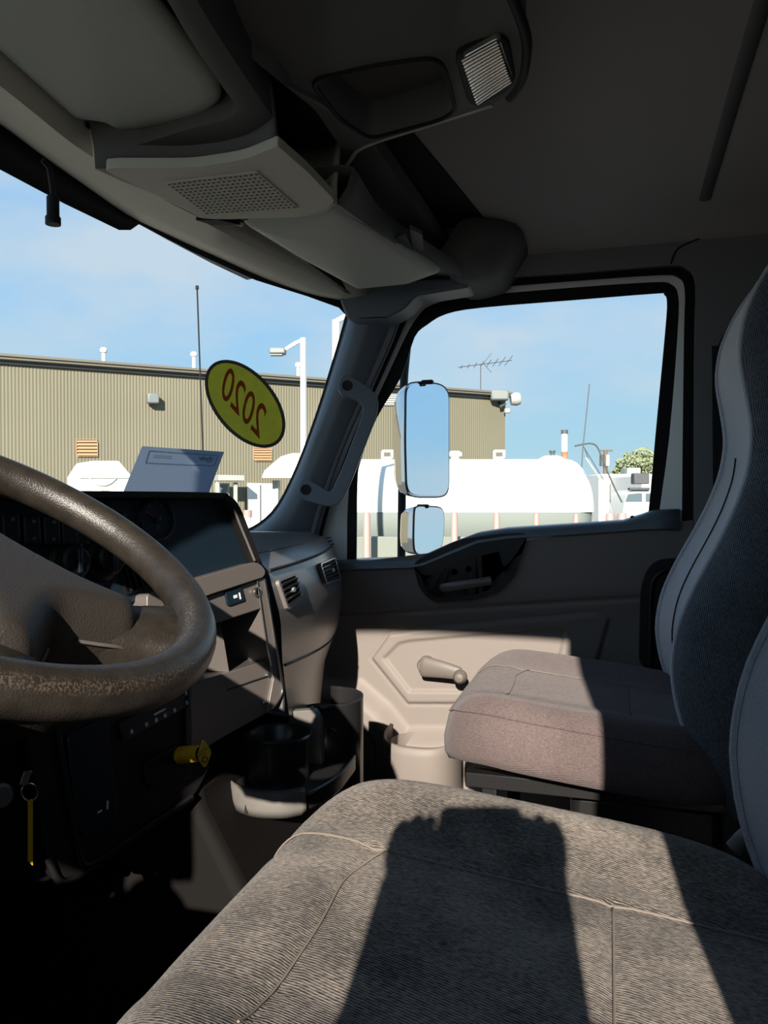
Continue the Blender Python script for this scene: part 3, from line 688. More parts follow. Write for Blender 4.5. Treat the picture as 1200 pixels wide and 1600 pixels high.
# wing panel with the auxiliary gauges
PLC = plane3((-.607, 1.25, -.112), (-.64, 1.2, -.002), (-.72, .9, -.08))
PN = PLC[1] if PLC[1].dot(-FV) > 0 else -PLC[1]
def PC(px, py, h=0): return PP(px, py, (PLC[0]+PN*h, PN))
panel_out = [(-160, 770), (150, 772), (330, 774), (352, 780), (367, 800), (398, 878), (385, 884), (290, 912), (150, 960), (-160, 1010)]
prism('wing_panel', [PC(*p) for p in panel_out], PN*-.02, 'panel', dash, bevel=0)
hoodp = [(-260, 772), (0, 770), (150, 770), (330, 772), (350, 777), (366, 794), (384, 838), (401, 882)]
hp = smoothpath([PC(*p, .012) for p in hoodp], 4)
grid('hood_lip', [[p+PN*-.05 for p in hp], [p+PN*.012 for p in hp], [p+PN*.014+Vector((-.004, -.004, -.008)) for p in hp], [p+PN*-.03+Vector((-.008, -.008, -.012)) for p in hp]], 'dashdark', dash, smooth=40, solid=.002)
# top of the hood towards the windscreen
hb = [p+PN*-.05 for p in hp]
grid('hood_top', [hb, [Vector((max(gx(p.y, -.08)+.03, p.x-.26), p.y+.06, min(p.z, 0)-.07)) for p in hb]], 'dashdark', dash, smooth=40, solid=.003)
tube('hood_edge', [PC(*p, .024) for p in ((366, 796), (376, 822), (386, 846), (398, 876))], .0022, 'dash', dash, n=6, sm=3)
def gauge(px, py, r, par=dash):
    c0 = PC(px, py, .001)
    g = lathe('gauge', [(r*1.12, 0), (r*1.12, .006), (r, .008), (r*.97, .002), (.0001, .002)], c0, PN, 'panel', par, n=32)
    ex = Vector((0, 1, 0)); ex = (ex-PN*ex.dot(PN)).normalized(); ey = PN.cross(ex)
    for k in range(9):
        a = math.radians(210-k*30); d = ex*math.cos(a)+ey*math.sin(a)*(1 if ey.z > 0 else -1)
        box('tick', c0+d*r*.82+PN*.0035, (r*.2, .0012, .0006), 'inkr' if k < 2 else 'inkd', g, ex=d, ey=PN.cross(d), bevel=0)
    tube('needle', [c0+PN*.005, c0+PN*.005+(ex*-.5+ey*(.35 if ey.z > 0 else -.35)).normalized()*r*.75], .0012, 'inkr', g, n=5)
    lathe('needle_hub', [(.006, .002), (.006, .007), (.0001, .008)], c0, PN, 'dashdark', g, n=12)
    text_mesh('gauge_mark', 'P', lambda x, y: c0+PN*.004+ex*((x-.3)*.012)+(ey if ey.z > 0 else -ey)*((y-.35)*.012-r*.45), 'inkd', g)
gauge(243, 812, .030); gauge(188, 806, .028)
# rocker switches and rotary knobs on the panel behind the wheel
for k, (px, py) in enumerate(((12, 826), (45, 829), (76, 830), (104, 831))):
    c0 = PC(px, py, .002); ex = (PC(px+10, py)-PC(px, py)).normalized(); ey = (PC(px, py+10)-PC(px, py)).normalized()
    s_ = box('rocker_switch', c0+PN*.004, (.024, .040, .012), 'dashdark', dash, ex=ex, ey=ey, bevel=.003)
    for j, w_ in ((-.011, .005), (.012, .004)):
        box('switch_mark', c0+ey*j+PN*.0105+ex*.001, (w_, .004, .0006), 'inkd' if k in (1, 2) or j < 0 else 'ink', s_, ex=ex, ey=ey, bevel=0)
for px, py in ((103, 880), (158, 876)):
    c0 = PC(px, py, .0)
    kb = lathe('rotary_knob', [(.030, 0), (.030, .006), (.024, .010), (.022, .026), (.018, .030), (.0001, .030)], c0, PN, 'dashdark', dash, n=28, bevel=.001)
    ex = (PC(px+10, py)-PC(px, py)).normalized(); ey = (PC(px, py+10)-PC(px, py)).normalized()
    box('knob_bar', c0+PN*.031, (.007, .034, .008), 'panel', kb, ex=ex, ey=ey, bevel=.002)
    for a in np.linspace(-2.2, 2.2, 7): box('dial_mark', c0+ex*.034*math.sin(a)+ey*-.034*math.cos(a)+PN*.002, (.003, .003, .001), 'inkd', kb, ex=ex, ey=ey, bevel=0)
box('indicator_light', PC(137, 873, .004), (.012, .008, .003), 'inkw', dash, ex=PC(147, 873)-PC(137, 873), ey=PC(137, 883)-PC(137, 873), bevel=.001)
va = [PC(*q, .004) for q in ((178, 845), (232, 850), (262, 905), (200, 925))]
vt = ringplate('air_vent', [p+(p-sum(va, Vector())/4)*.1 for p in va], va, PN*-.006, 'dashdark', dash, n=32)
for k in range(7):
    t = (k+.5)/7; a, b = va[0].lerp(va[1], t), va[3].lerp(va[2], t)
    box('slat', (a+b)/2, ((b-a).length, .008, .002), 'dashdark', vt, ex=b-a, ey=PN, bevel=0)
# centre stack under the wing panel
PLS = plane3((-.590, 1.27, -.135), (-.560, 1.27, -.335), (-.69, .95, -.135))
SN = PLS[1] if PLS[1].dot(-FV) > 0 else -PLS[1]
def PS(px, py, h=0): return PP(px, py, (PLS[0]+SN*h, SN))
prism('stack_ledge', roundpoly([PS(*p, .022) for p in ((230, 928), (300, 906), (398, 878), (408, 882), (416, 893), (412, 902), (335, 927), (230, 965))], .006, 3), SN*-.06, 'dash', dash, bevel=.004)
up_p = prism('outlet_panel', roundpoly([PS(*p, .012) for p in ((230, 972), (335, 928), (402, 906), (412, 950), (345, 972), (230, 1010))], .004, 2), SN*-.05, 'dash', dash, bevel=.002)
prism('data_port_cover', roundpoly([PS(*p, .016) for p in ((352, 924), (377, 916), (383, 938), (357, 947))], .003, 3), SN*-.005, 'panel', up_p, bevel=.001)
box('port_mark', PS(368, 932, .0165), (.008, .005, .0008), 'inkw', up_p, ex=PS(378, 929)-PS(368, 932), ey=(0, 0, 1), bevel=0)
tube('port_mark', [PS(374, 926, .0168), PS(376, 936, .0168)], .0012, 'inkw', up_p, n=5)
lathe('power_socket', [(.0085, .014), (.0085, .018), (.006, .019), (.0055, .008), (.0001, .008)], PS(392, 926), SN, 'satin', up_p, n=20)
lathe('socket_hole', [(.0001, .012), (.0056, .012), (.0056, .0115)], PS(392, 926), SN, 'panel', up_p, n=16)
# open storage bay
bay = [PS(*p, .008) for p in ((345, 972), (407, 948), (428, 1030), (358, 1050))]
cen = sum(bay, Vector())/4
bb_ = [p+SN*-.13+(cen-p)*.15 for p in bay]
grid('storage_bay', [bay, bb_], 'dash', dash, close=True, smooth=None)
mk('bay_back', bb_, [(0, 1, 2, 3)], 'dashdark', dash, smooth=None)
post = prism('stack_post', roundpoly([PS(*p, .016) for p in ((402, 906), (414, 904), (421, 930), (436, 1035), (443, 1072), (440, 1090), (428, 1108), (418, 1112), (428, 1060), (418, 1010), (410, 950))], .004, 3), SN*-.05, 'dash', dash, bevel=.002)
tube('trim_strip', [PS(*p, .0175) for p in ((402, 907), (410, 960), (418, 1012), (424, 1040))], .0015, 'satin', post, n=6)
tube('trim_strip', [PS(*p, .0175) for p in ((413, 905), (423, 960), (433, 1025), (440, 1068), (441, 1082), (435, 1095), (424, 1108))], .0015, 'satin', post, n=6, sm=3)
lowp = prism('stack_lower_panel', roundpoly([PS(*p, .010) for p in ((300, 1066), (358, 1050), (428, 1028), (438, 1075), (432, 1098), (420, 1112), (300, 1180))], .006, 3), SN*-.06, 'dash', dash, bevel=.003)
seam([PS(355, 1078, .0115), PS(395, 1064, .0115), PS(432, 1052, .0115)], .0012, 'rubber', lowp)
for q in ((412, 1055), (404, 1097)): lathe('screw', [(.004, .010), (.004, .013), (.0001, .014)], PS(*q), SN, 'satin', lowp, n=12)
# side of the stack towards the passenger
mk('stack_side', [PS(414, 904, .014), PS(443, 1072, .014), PS(443, 1112, .014), PS(443, 1112, .014)+Vector((-.35, .05, 0)), PS(414, 904, .014)+Vector((-.35, .05, 0))], [(0, 1, 2, 3, 4)], 'dash', dash, smooth=None, solid=.006)
# knee panel under the wheel
kn = [(-200, 1010), (230, 985), (300, 1060), (330, 1120), (330, 1195), (305, 1245), (200, 1315), (125, 1368), (95, 1378), (75, 1340), (40, 1130), (-200, 1100)]
knee = prism('knee_panel', roundpoly([PS(*p, -.004) for p in kn], .01, 3), SN*-.03, 'dashdark', dash, bevel=.004)
prism('knee_side', roundpoly([PS(*p, -.04) for p in ((-260, 1060), (60, 1100), (92, 1378), (-260, 1372))], .02, 3), SN*-.03, 'dashdark', dash, bevel=.004)
tube('knee_edge', [PS(*p, .0) for p in ((90, 1140), (110, 1260), (124, 1336), (135, 1352), (160, 1340), (240, 1285), (300, 1244))], .004, 'dashdark', knee, n=8, sm=3)
tube('knee_lip', [PS(*p, -.004) for p in ((75, 1340), (92, 1376), (120, 1371), (200, 1315), (300, 1246))], .005, 'dashdark', knee, n=8, sm=3)
pod = prism('switch_pod', roundpoly([PS(*p, .004) for p in ((105, 1150), (170, 1120), (185, 1275), (135, 1310), (120, 1290))], .008, 3), SN*-.01, 'panel', knee, bevel=.002)
box('pod_mark', PS(156, 1268, .0045), (.007, .0025, .0006), 'inkw', pod, ex=PS(166, 1263)-PS(156, 1268), ey=(0, 0, 1), bevel=0)
box('pod_mark', PS(168, 1258, .0045), (.0025, .012, .0006), 'inkw', pod, ex=PS(178, 1255)-PS(168, 1258), ey=(0, 0, 1), bevel=0)
# climate strip with its row of little marks
cs_ = prism('control_strip', roundpoly([PS(*p, .002) for p in ((185, 1130), (310, 1065), (318, 1090), (195, 1160))], .004, 2), SN*-.006, 'panel', knee, bevel=.001)
exs = (PS(300, 1085)-PS(200, 1140)).normalized()
for q, w_ in (((206, 1143), .004), ((229, 1132), .005), ((244, 1125), .005), ((258, 1118), .005), ((273, 1110), .004), ((291, 1083), .004), ((292, 1098), .004)):
    box('strip_mark', PS(*q, .0028), (w_, .006, .0008), 'inkw', cs_, ex=exs, ey=(0, 0, 1), bevel=0)
tube('strip_mark', [PS(241, 1117, .003), PS(258, 1108, .003)], .0016, 'inkw', cs_, n=5)
vp = prism('valve_plate', roundpoly([PS(*p, .002) for p in ((225, 1195), (250, 1178), (285, 1160), (300, 1166), (300, 1215), (240, 1235), (228, 1225))], .006, 3), SN*-.008, 'dashdark', knee, bevel=.002)
# yellow parking brake knob: round shaft and a diamond push plate
kn0 = PS(281, 1180, .0); knd = (PS(314, 1177, .07)-kn0); knd = (SN*.9+Vector((0, .30, .0))).normalized()
tip = PP(314, 1177, (kn0+knd*.05, knd))
kd = (tip-kn0).normalized()
pkn = lathe('parking_brake_knob', [(.0001, -.004), (.013, -.004), (.013, .01), (.0118, (tip-kn0).length*.9), (.010, (tip-kn0).length)], kn0, kd, 'yellow', dash, n=24)
lab(pkn, 'yellow diamond-headed parking brake knob')
dia = roundpoly([PP(*q, (tip, kd*.55+(-FV)*.45)) for q in ((316, 1153), (330, 1175), (319, 1201), (306, 1182))], .006, 4)
kf = (kd*.55+(-FV)*.45).normalized()
dd_ = prism('push_plate', dia, kf*.007, 'yellow', pkn, bevel=.002)
ex = (PP(325, 1166, (tip, kf))-PP(312, 1172, (tip, kf))).normalized(); ey = kf.cross(ex)
if ey.z < 0: ey = -ey
for k, s in enumerate(('PARKING', 'BRAKE')):
    text_mesh('knob_lettering', s, lambda x, y: tip+kf*.0076+ex*(x*.0045-.0085)+ey*(y*.0045+.003-k*.005), 'ink', dd_)
tube('knob_symbol', [tip+kf*.0076+ex*(.004*math.cos(a)+.001)+ey*(.004*math.sin(a)-.009) for a in np.linspace(0, 6.28, 12, endpoint=False)], .0008, 'ink', dd_, n=4, closed=True)
# keys in the ignition
ky = thing('key_ring', 'keys with yellow tag hanging on a steel ring below the wheel', 'keys', PS(45, 1260, -.02))
kc = PS(46, 1238, .005); exk = (PS(56, 1238)-PS(46, 1238)).normalized()
tube('ring', [kc+exk*(.011*math.cos(a))+UPV*(.011*math.sin(a)) for a in np.linspace(0, 2*math.pi, 20, endpoint=False)], .0012, 'satin', ky, n=6, closed=True)
prism('key', [PS(*p, .006) for p in ((29, 1226), (36, 1205), (49, 1204), (40, 1227))], SN*.003, 'satin', ky, bevel=.0005)
prism('yellow_tag', [PS(*p, .004) for p in ((43, 1250), (50, 1248), (50, 1352), (43, 1345))], SN*.002, 'yellow', ky, bevel=0)
lathe('ignition_lock', [(.016, -.03), (.016, .0), (.012, .004), (.0001, .004)], PS(3, 1245, -.01), SN, 'satin', dash, n=20)
# engine tunnel and cup holder
yt = 1.06
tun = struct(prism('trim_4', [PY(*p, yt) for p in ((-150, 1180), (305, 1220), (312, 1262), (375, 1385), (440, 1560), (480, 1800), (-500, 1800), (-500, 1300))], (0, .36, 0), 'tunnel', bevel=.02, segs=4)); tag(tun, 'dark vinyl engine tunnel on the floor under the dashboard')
cup = thing('cup_holder', 'black cup holder console under the dashboard, sunlight coloured onto its curved lip', 'cup holder', PY(430, 1260, 1.25))
c1 = PY(428, 1248, 1.20); c2 = PY(500, 1215, 1.38)
base = [PZ(*p, c1.z) for p in ((362, 1240), (368, 1262), (400, 1272), (440, 1274), (485, 1268), (530, 1240), (560, 1200), (520, 1170), (420, 1180), (370, 1215))]
prism('base', roundpoly(base, .03, 4), (0, 0, .030), 'cup', cup, bevel=.004)
lip = smoothpath([PZ(*p, c1.z) for p in ((361, 1238), (366, 1260), (395, 1273), (440, 1276), (478, 1270))], 5)
grid('sunlit_lip', [[p+Vector((0, 0, -.002)) for p in lip], [p+Vector((.002, -.004, .012)) for p in lip], [p+Vector((-.002, .002, .034)) for p in lip], [p+Vector((-.008, .012, .036)) for p in lip]], 'cupbase', cup, smooth=60, solid=.004)  # pale strip paints the sunlit front of the black base
prism('notch', [PY(*p, c1.y-.075) for p in ((381, 1272), (383, 1258), (387, 1272))], (0, .01, 0), 'rubber', cup, bevel=0)
lathe('cup_well', [(.052, .0), (.054, .09), (.058, .094), (.055, .097), (.050, .09), (.046, .01), (.0001, .01)], c1+Vector((0, .02, .012)), (0, 0, 1), 'cup', cup, n=32)
lathe('cup_well', [(.055, .0), (.058, .125), (.063, .130), (.059, .134), (.053, .125), (.048, .01), (.0001, .01)], c2+Vector((0, .02, -.01)), (0, 0, 1), 'cup', cup, n=32)
prism('divider', roundpoly([PY(*p, 1.30) for p in ((448, 1112), (490, 1109), (500, 1125), (502, 1210), (470, 1215), (455, 1150))], .008, 3), (0, .02, 0), 'cupbase', cup, bevel=.003)
prism('clip', roundpoly([PY(*p, 1.33) for p in ((480, 1150), (515, 1135), (528, 1142), (495, 1160))], .004, 2), (0, .03, 0), 'cup', cup, bevel=.002)
rows = []
for q in range(13):
    a = math.pi*(-.45+q/12*1.0); rows.append([c2+Vector((.075*math.cos(a), .02+.075*math.sin(a), h)) for h in (-.02, .10, .15, .155)])
grid('back_shell', rows, 'cup', cup, smooth=50, solid=.006)
for k in range(3): tube('cable', [PY(500+k*10, 1245-k*3, 1.35), PY(515+k*10, 1265, 1.33), PY(520+k*10, 1300, 1.30)], .004, 'rubber', cup, n=6, sm=3)
print('seats dash done')
# ================================================================== OVERHEAD CONSOLE, VISORS, HEADER
oc = thing('overhead_console', 'moulded overhead console with speaker grille, open cubby, tray and dome lamp', 'console', (-.45, 1.0, .60))
HB = [(-260, -60), (-120, 40), (0, 132), (60, 180), (115, 224), (190, 272), (270, 315), (330, 352), (430, 402), (510, 440), (575, 462)]
HT = [(-260, 40), (-120, 115), (0, 192), (65, 240), (130, 286), (200, 334), (260, 364), (330, 396), (420, 436), (500, 462), (580, 474)]
hb_ = smoothpath([PZ(*p, .50) for p in HB], 3); ht_ = smoothpath([hitG(*p, off=.02) for p in HT], 3)
hr = [[p+Vector((-.05, 0, .10)) for p in ht_], ht_, [a.lerp(b, .5)+Vector((0, 0, -.008)) for a, b in zip(ht_, hb_)], hb_, [p+Vector((.012, 0, .012)) for p in hb_], [p+Vector((.015, 0, .10)) for p in hb_]]
hd = struct(grid('trim_5', hr, 'hdr', smooth=50, solid=.004)); tag(hd, 'brown-grey header trim strip along the top of the windscreen')
# pocket roof above the visors
prism('visor_pocket', [(-.80, .02, .585), (-.40, .02, .585), (-.36, 1.9, .585), (-.62, 1.9, .585), (-.72, 1.5, .585), (-.80, 1.0, .585)], (0, 0, .03), 'hdrdark', oc, bevel=0)
# centre speaker box: floor, walls, open towards the seats
zf = .462
bot = [PZ(*p, zf) for p in ((150, 262), (300, 262), (380, 250), (434, 228), (480, 268), (526, 316), (490, 336), (400, 341), (320, 342), (235, 300))]
boxf = prism('speaker_box', roundpoly(bot, [.03, .02, .02, .004, .004, .02, .03, .02, .03, .03], 3), (0, 0, .014), 'hdr', oc, bevel=.004, segs=3)
def wallstrip(name, pts, z1, m, t=.006, shift=(0, 0, 0)):
    A1 = smoothpath(pts, 4); sh = Vector(shift)
    return grid(name, [A1, [Vector((p.x, p.y, lerp(p.z, z1, .25)))+sh*.1 for p in A1], [Vector((p.x, p.y, z1))+sh for p in A1]], m, oc, smooth=40, solid=t)
wallstrip('box_wall', [PZ(*p, zf+.006) for p in ((150, 264), (225, 264), (300, 263), (380, 251), (432, 230))], .60, 'hdrdark', shift=(0, -.035, 0))  # near side of the box gets darker plastic in place of shade
wallstrip('box_wall', [PZ(*p, zf+.006) for p in ((235, 300), (280, 325), (320, 340), (400, 340), (490, 335), (524, 317))], .60, 'hdr', shift=(0, .03, 0))
wallstrip('box_front', [PZ(*p, zf+.006) for p in ((150, 264), (190, 282), (235, 300), (320, 340))], .60, 'hdr', shift=(-.04, 0, 0))
# perforated speaker grille
g0, g1, g2, g3 = (PZ(*p, zf-.001) for p in ((258, 285), (402, 268), (466, 324), (322, 334)))
gr = mk('speaker_grille', [g0, g1, g2, g3], [(0, 1, 2, 3)], 'hdr', oc, smooth=None, solid=.002)
V, Fc = [], []
for i in range(18):
    for j in range(12):
        u_, v_ = (i+.5)/18, (j+.5)/12; c = g0.lerp(g1, u_).lerp(g3.lerp(g2, u_), v_)+Vector((0, 0, -.0016)); k0 = len(V)
        for q in range(6): V.append(c+Vector((.0026*math.cos(q*math.pi/3), .0026*math.sin(q*math.pi/3), 0)))
        Fc.append(tuple(range(k0, k0+6)))
gh = mk('grille_holes', V, Fc, 'rubber', gr, smooth=None); gh['kind'] = 'stuff'
# cubby interior
prism('cubby_back', [(-.60, .97, .47), (-.60, 1.12, .47), (-.60, 1.12, .59), (-.60, .97, .59)], (-.01, 0, 0), 'rubber', oc, bevel=0)
prism('cubby_roof', [(-.40, .86, .575), (-.40, 1.18, .575), (-.62, 1.18, .575), (-.62, .86, .575)], (0, 0, .01), 'rubber', oc, bevel=0)
# rear half with tray and lamp
zt = .545
outp = [PZ(*p, zt) for p in ((536, 240), (570, 226), (680, 192), (770, 163), (803, 148), (818, 118), (823, 70), (808, 5))]
outp += [Vector((-.115, .70, zt+.05)), Vector((-.16, .60, zt+.075)), Vector((-.42, .60, zt+.075)), Vector((-.47, .78, zt+.02)), Vector((-.40, .90, zt-.02)), Vector((-.395, 1.0, zt-.005))]
outp = roundpoly(outp, .02, 3)
tray = roundpoly([PZ(*p, zt) for p in ((484, 124), (590, 100), (678, 88), (695, 105), (712, 172), (690, 186), (578, 216), (530, 185))], .02, 4)
A1 = resample(outp, 90, True); B1 = resample(tray, 90, True)
k = min(range(90), key=lambda i: (B1[i]-A1[0]).length); B1 = B1[k:]+B1[:k]
if (B1[2]-A1[2]).length > (B1[-2]-A1[2]).length: B1 = [B1[0]]+B1[:0:-1]
ctr = sum(B1, Vector())/90
rows = [[Vector((p.x*1.0, p.y+.0, CZ+.02)) for p in A1], [p+Vector((0, 0, .010)) for p in A1], [a.lerp(b, .05)-Vector((0, 0, .0)) for a, b in zip(A1, B1)], [a.lerp(b, .5) for a, b in zip(A1, B1)], [a.lerp(b, .93) for a, b in zip(A1, B1)], B1,
        [p+(ctr-p)*.04+Vector((0, 0, .006)) for p in B1], [p+(ctr-p)*.16+Vector((0, 0, .045)) for p in B1], [p+(ctr-p)*.5+Vector((0, 0, .048)) for p in B1], [ctr+(p-ctr)*.05+Vector((0, 0, .048)) for p in B1]]
grid('tray_housing', rows, 'hdrdark', oc, close=True, smooth=35)
tube('tray_rim', [p+Vector((0, 0, -.001)) for p in B1], .003, 'rubber', oc, n=6, closed=True)
tube('housing_edge', [PZ(*p, zt+.001) for p in ((528, 310), (532, 280), (548, 250), (572, 228), (680, 193), (770, 164))], .003, 'hdr', oc, n=6, sm=4)
# dark rim ring of the console end
tube('end_rim', [PZ(*p, zt+.004) for p in ((796, 152), (812, 130), (820, 100), (822, 62), (812, 25), (798, -10))], .007, 'rubber', oc, n=8, sm=4)
# dome lamp
lo4 = roundpoly([PZ(*p, zt-.004) for p in ((710, 92), (782, 55), (796, 66), (806, 126), (790, 148), (742, 168), (730, 160))], .012, 4)
lmp = prism('dome_lamp', lo4, (0, 0, .02), 'rubber', oc, bevel=.003)
li4 = [PZ(*p, zt-.010) for p in ((720, 93), (781, 60), (802, 124), (744, 163))]
lens = prism('lamp_lens', roundpoly(li4, .010, 4), (0, 0, .010), 'lens', lmp, bevel=.003)
for k in range(15):
    t = (k+.5)/15; a, b = li4[0].lerp(li4[3], t), li4[1].lerp(li4[2], t)
    tube('lens_rib', [a.lerp(b, .05)+Vector((0, 0, -.0008)), a.lerp(b, .95)+Vector((0, 0, -.0008))], .0034, 'lens', lens, n=10)
# raised rim of the driver visor pocket
ra = [PZ(*p, .50) for p in ((120, -220), (200, -100), (264, 0), (290, 46), (330, 108), (366, 158), (370, 172), (352, 186), (290, 203), (215, 226), (168, 236))]
rb = [PZ(*p, .505) for p in ((180, -220), (250, -100), (306, 0), (330, 40), (372, 105), (412, 165), (424, 188), (400, 220), (330, 245), (240, 258), (172, 262))]
ra, rb = smoothpath(ra, 4), smoothpath(rb, 4)
grid('pocket_rim', [[p+Vector((0, 0, .09)) for p in ra], ra, [a.lerp(b, .5)+Vector((0, 0, -.004)) for a, b in zip(ra, rb)], rb, [p+Vector((0, 0, .09)) for p in rb]], 'hdrdark', oc, smooth=50, solid=.003)
# passenger side shelf: floor, lip and rounded end pod
lipA = [PZ(*p, .474) for p in ((527, 317), (560, 341))]+[PZ(*p, z) for p, z in (((600, 368), .480), ((640, 394), .488), ((690, 420), .502), ((735, 436), .52))]
lipB = [PZ(*p, z) for p, z in (((552, 262), .515), ((590, 322), .515), ((625, 352), .515), ((660, 374), .522), ((705, 402), .535), ((760, 420), .55))]
lipA, lipB = smoothpath(lipA, 4), smoothpath(lipB, 4)
shelf = grid('shelf_lip', [[p+Vector((-.20, 0, .035)) for p in lipA], [p+Vector((-.006, 0, .004)) for p in lipA], lipA, [a.lerp(b, .5)+Vector((.004, 0, -.003)) for a, b in zip(lipA, lipB)], lipB, [p+Vector((-.02, 0, .006)) for p in lipB], [p+Vector((-.22, 0, -.0)) for p in lipB]], 'hdrdark', oc, smooth=50, solid=.003)
prism('shelf_back', [(-.60, 1.10, .48), (-.60, 1.9, .50), (-.60, 1.9, .66), (-.60, 1.10, .66)], (-.01, 0, 0), 'rubber', oc, bevel=0)
prism('shelf_roof', [(-.36, 1.14, .640), (-.26, 1.78, .625), (-.60, 1.78, .625), (-.60, 1.14, .640)], (0, 0, .012), 'rubber', oc, bevel=0)
podp = [PY(*p, 1.80) for p in ((700, 428), (718, 405), (752, 350), (775, 338), (803, 343), (818, 366), (815, 384), (784, 428), (760, 440), (720, 446))]
podp = smoothpath(podp, 3, True); pc = sum(podp, Vector())/len(podp)
rows = []
for t, s in ((-.10, .55), (-.07, .80), (-.035, .95), (0, 1.0), (.06, 1.0), (.13, 1.02)):
    rows.append([pc+(p-pc)*s+Vector((-.02*(1-s)*5, t, .0)) for p in podp])
grid('shelf_end', rows, 'hdrdark', oc, close=True, caps=True, smooth=60)
clipm = prism('shelf_clip', roundpoly([PZ(*p, .50) for p in ((640, 350), (660, 360), (662, 384), (650, 393), (644, 390))], .004, 2), (0, 0, -.008), 'hdrdark', oc, bevel=.002)
mk('clip_slot', [PZ(*p, .487) for p in ((614, 373), (634, 364), (646, 391))], [(0, 1, 2)], 'rubber', oc, smooth=None, solid=.002)
# header corner cover over the pillar
cc_ = [PY(*p, 1.80) for p in ((528, 462), (560, 440), (590, 440), (650, 436), (735, 432), (735, 448), (650, 462), (632, 482), (600, 500), (542, 499))]
prism('corner_cover', roundpoly(cc_, .01, 2), (.0, .09, 0), 'pillar', oc, bevel=.006)
# sun visors
def visor(name, label, pts, z, th, hinge):
    ctr = sum((PZ(*p, z) for p in pts), Vector())/len(pts)
    root = thing(name, label, 'sun visor', ctr)
    poly = roundpoly([PZ(*p, z) for p in pts], .012, 4); c = sum(poly, Vector())/len(poly); rows = []
    for s, h in ((.10, -.006), (.5, -.005), (.82, -.003), (.95, 0), (.99, .005), (1.0, th*.5), (.99, th-.005), (.95, th), (.5, th), (.1, th)):
        rows.append([c+(p-c)*s+Vector((0, 0, h)) for p in poly])
    grid('visor_blade', rows, 'visor', root, close=True, caps=True, smooth=60)
    tube('hinge_rod', [PZ(*q, z+.01) for q in hinge[:2]], .006, 'satin', root, n=8)
    prism('hinge_bracket', roundpoly([PZ(*q, z+.002) for q in hinge[2:]], .004, 2), (0, 0, .03), 'rubber', root, bevel=.002)
    return root
visor('sun_visor', 'large grey-green driver sun visor folded up at top left', [(-300, -200), (-180, -75), (0, 85), (118, 190), (142, 192), (168, 196), (184, 207), (210, 207), (318, 186), (348, 160), (338, 130), (235, 0), (140, -150), (60, -280)], .518, .022, [(128, 192), (158, 222), (95, 215), (120, 205), (150, 222), (135, 234)])
visor('sun_visor', 'grey passenger sun visor folded up between the speaker box and the pillar', [(376, 349), (440, 338), (525, 322), (600, 372), (690, 428), (640, 446), (560, 454), (470, 406)], .478, .02, [(378, 350), (356, 344), (304, 344), (340, 343), (378, 352), (330, 352)])
# hanging microphone
mic = thing('microphone', 'small black microphone hanging from the header by its cable', 'microphone', PD(83, 352, 1.08))
tube('cable', [PD(66, 250, 1.06), PD(76, 262, 1.07), PD(80, 285, 1.08), PD(83, 308, 1.08)], .0035, 'rubber', mic, n=8, sm=4)
mt_, mb_ = PD(83, 305, 1.08), PD(83, 351, 1.08); L_ = (mt_-mb_).length
lathe('body', [(.0001, 0), (.0105, 0), (.0105, L_*.24), (.0085, L_*.30), (.0085, L_*.92), (.005, L_), (.0001, L_)], mb_, UPV, 'rubber', mic, n=20)
# grab handle on the pillar
gh_ = thing('grab_handle', 'dark grey grab handle bolted to the passenger windscreen pillar', 'handle', PD(530, 780, 1.82))
gc = [(570, 200), (600, 130), (660, 110), (740, 160), (880, 240), (960, 330), (970, 430), (930, 580), (830, 840), (700, 1170), (640, 1310), (570, 1400), (480, 1425), (330, 1390), (180, 1340), (160, 1270), (190, 1170), (245, 1130), (340, 1190), (490, 1285), (520, 1240), (640, 960), (760, 640), (820, 480), (805, 400), (700, 350), (600, 310), (570, 270)]
gax = Vector((.30, -.95, .05)).normalized(); gpl = (PD(530, 690, 1.815), gax)
prism('bar', roundpoly([PP(440+x/6.4, 570+y/6.4, gpl) for x, y in gc], .012, 3), gax*.020, 'pillar', gh_, bevel=.007, segs=4)
for q in ((543, 605), (479, 766)):
    c0 = PP(*q, gpl)+gax*.0
    mt = lathe('mount', [(.018, -.075), (.020, .0), (.020, .010), (.0001, .010)], c0, gax, 'pillar', gh_, n=24)
    bw = lathe('bolt_well', [(.0115, .0195), (.0125, .0205), (.0115, .0212), (.0095, .0208), (.0001, .0206)], c0, gax, 'rubber', mt, n=20)
    lathe('bolt', [(.0065, .0205), (.0065, .0225), (.0001, .0228)], c0, gax, 'dash', bw, n=6) if False else None
print('overhead done')
# ================================================================== STICKER, PAPER, MIRROR, ANTENNA
st = thing('year_sticker', 'oval yellow-green sticker with mirrored 2020 on the windscreen', 'sticker', hitG(383, 631, .01))
cE = Vector((383, 631, 0)); ua = Vector((.640, .768, 0)); ub = Vector((.768, -.640, 0))
def ell(a, b, n=56): return [cE+ua*(a*math.cos(t))+ub*(b*math.sin(t)) for t in np.linspace(0, 2*math.pi, n, endpoint=False)]
def disc(name, a, b, off, m, par):
    rows = [[hitG(p.x, p.y, off) for p in ell(a*s, b*s)] for s in (1, .7, .4, .02)]
    return grid(name, rows, m, par, close=True, smooth=180)
def oring(name, a, b, a2, b2, m): return grid(name, [[hitG(p.x, p.y, .005) for p in ell(a, b)], [hitG(p.x, p.y, .005) for p in ell(a2, b2)]], m, st, close=True, smooth=180)
oring('rim', 80.5, 47.5, 77.0, 44.0, 'stB'); oring('inner_rim', 77.0, 44.0, 75.2, 42.2, 'stD'); disc('film', 75.2, 42.2, .005, 'stA', st)
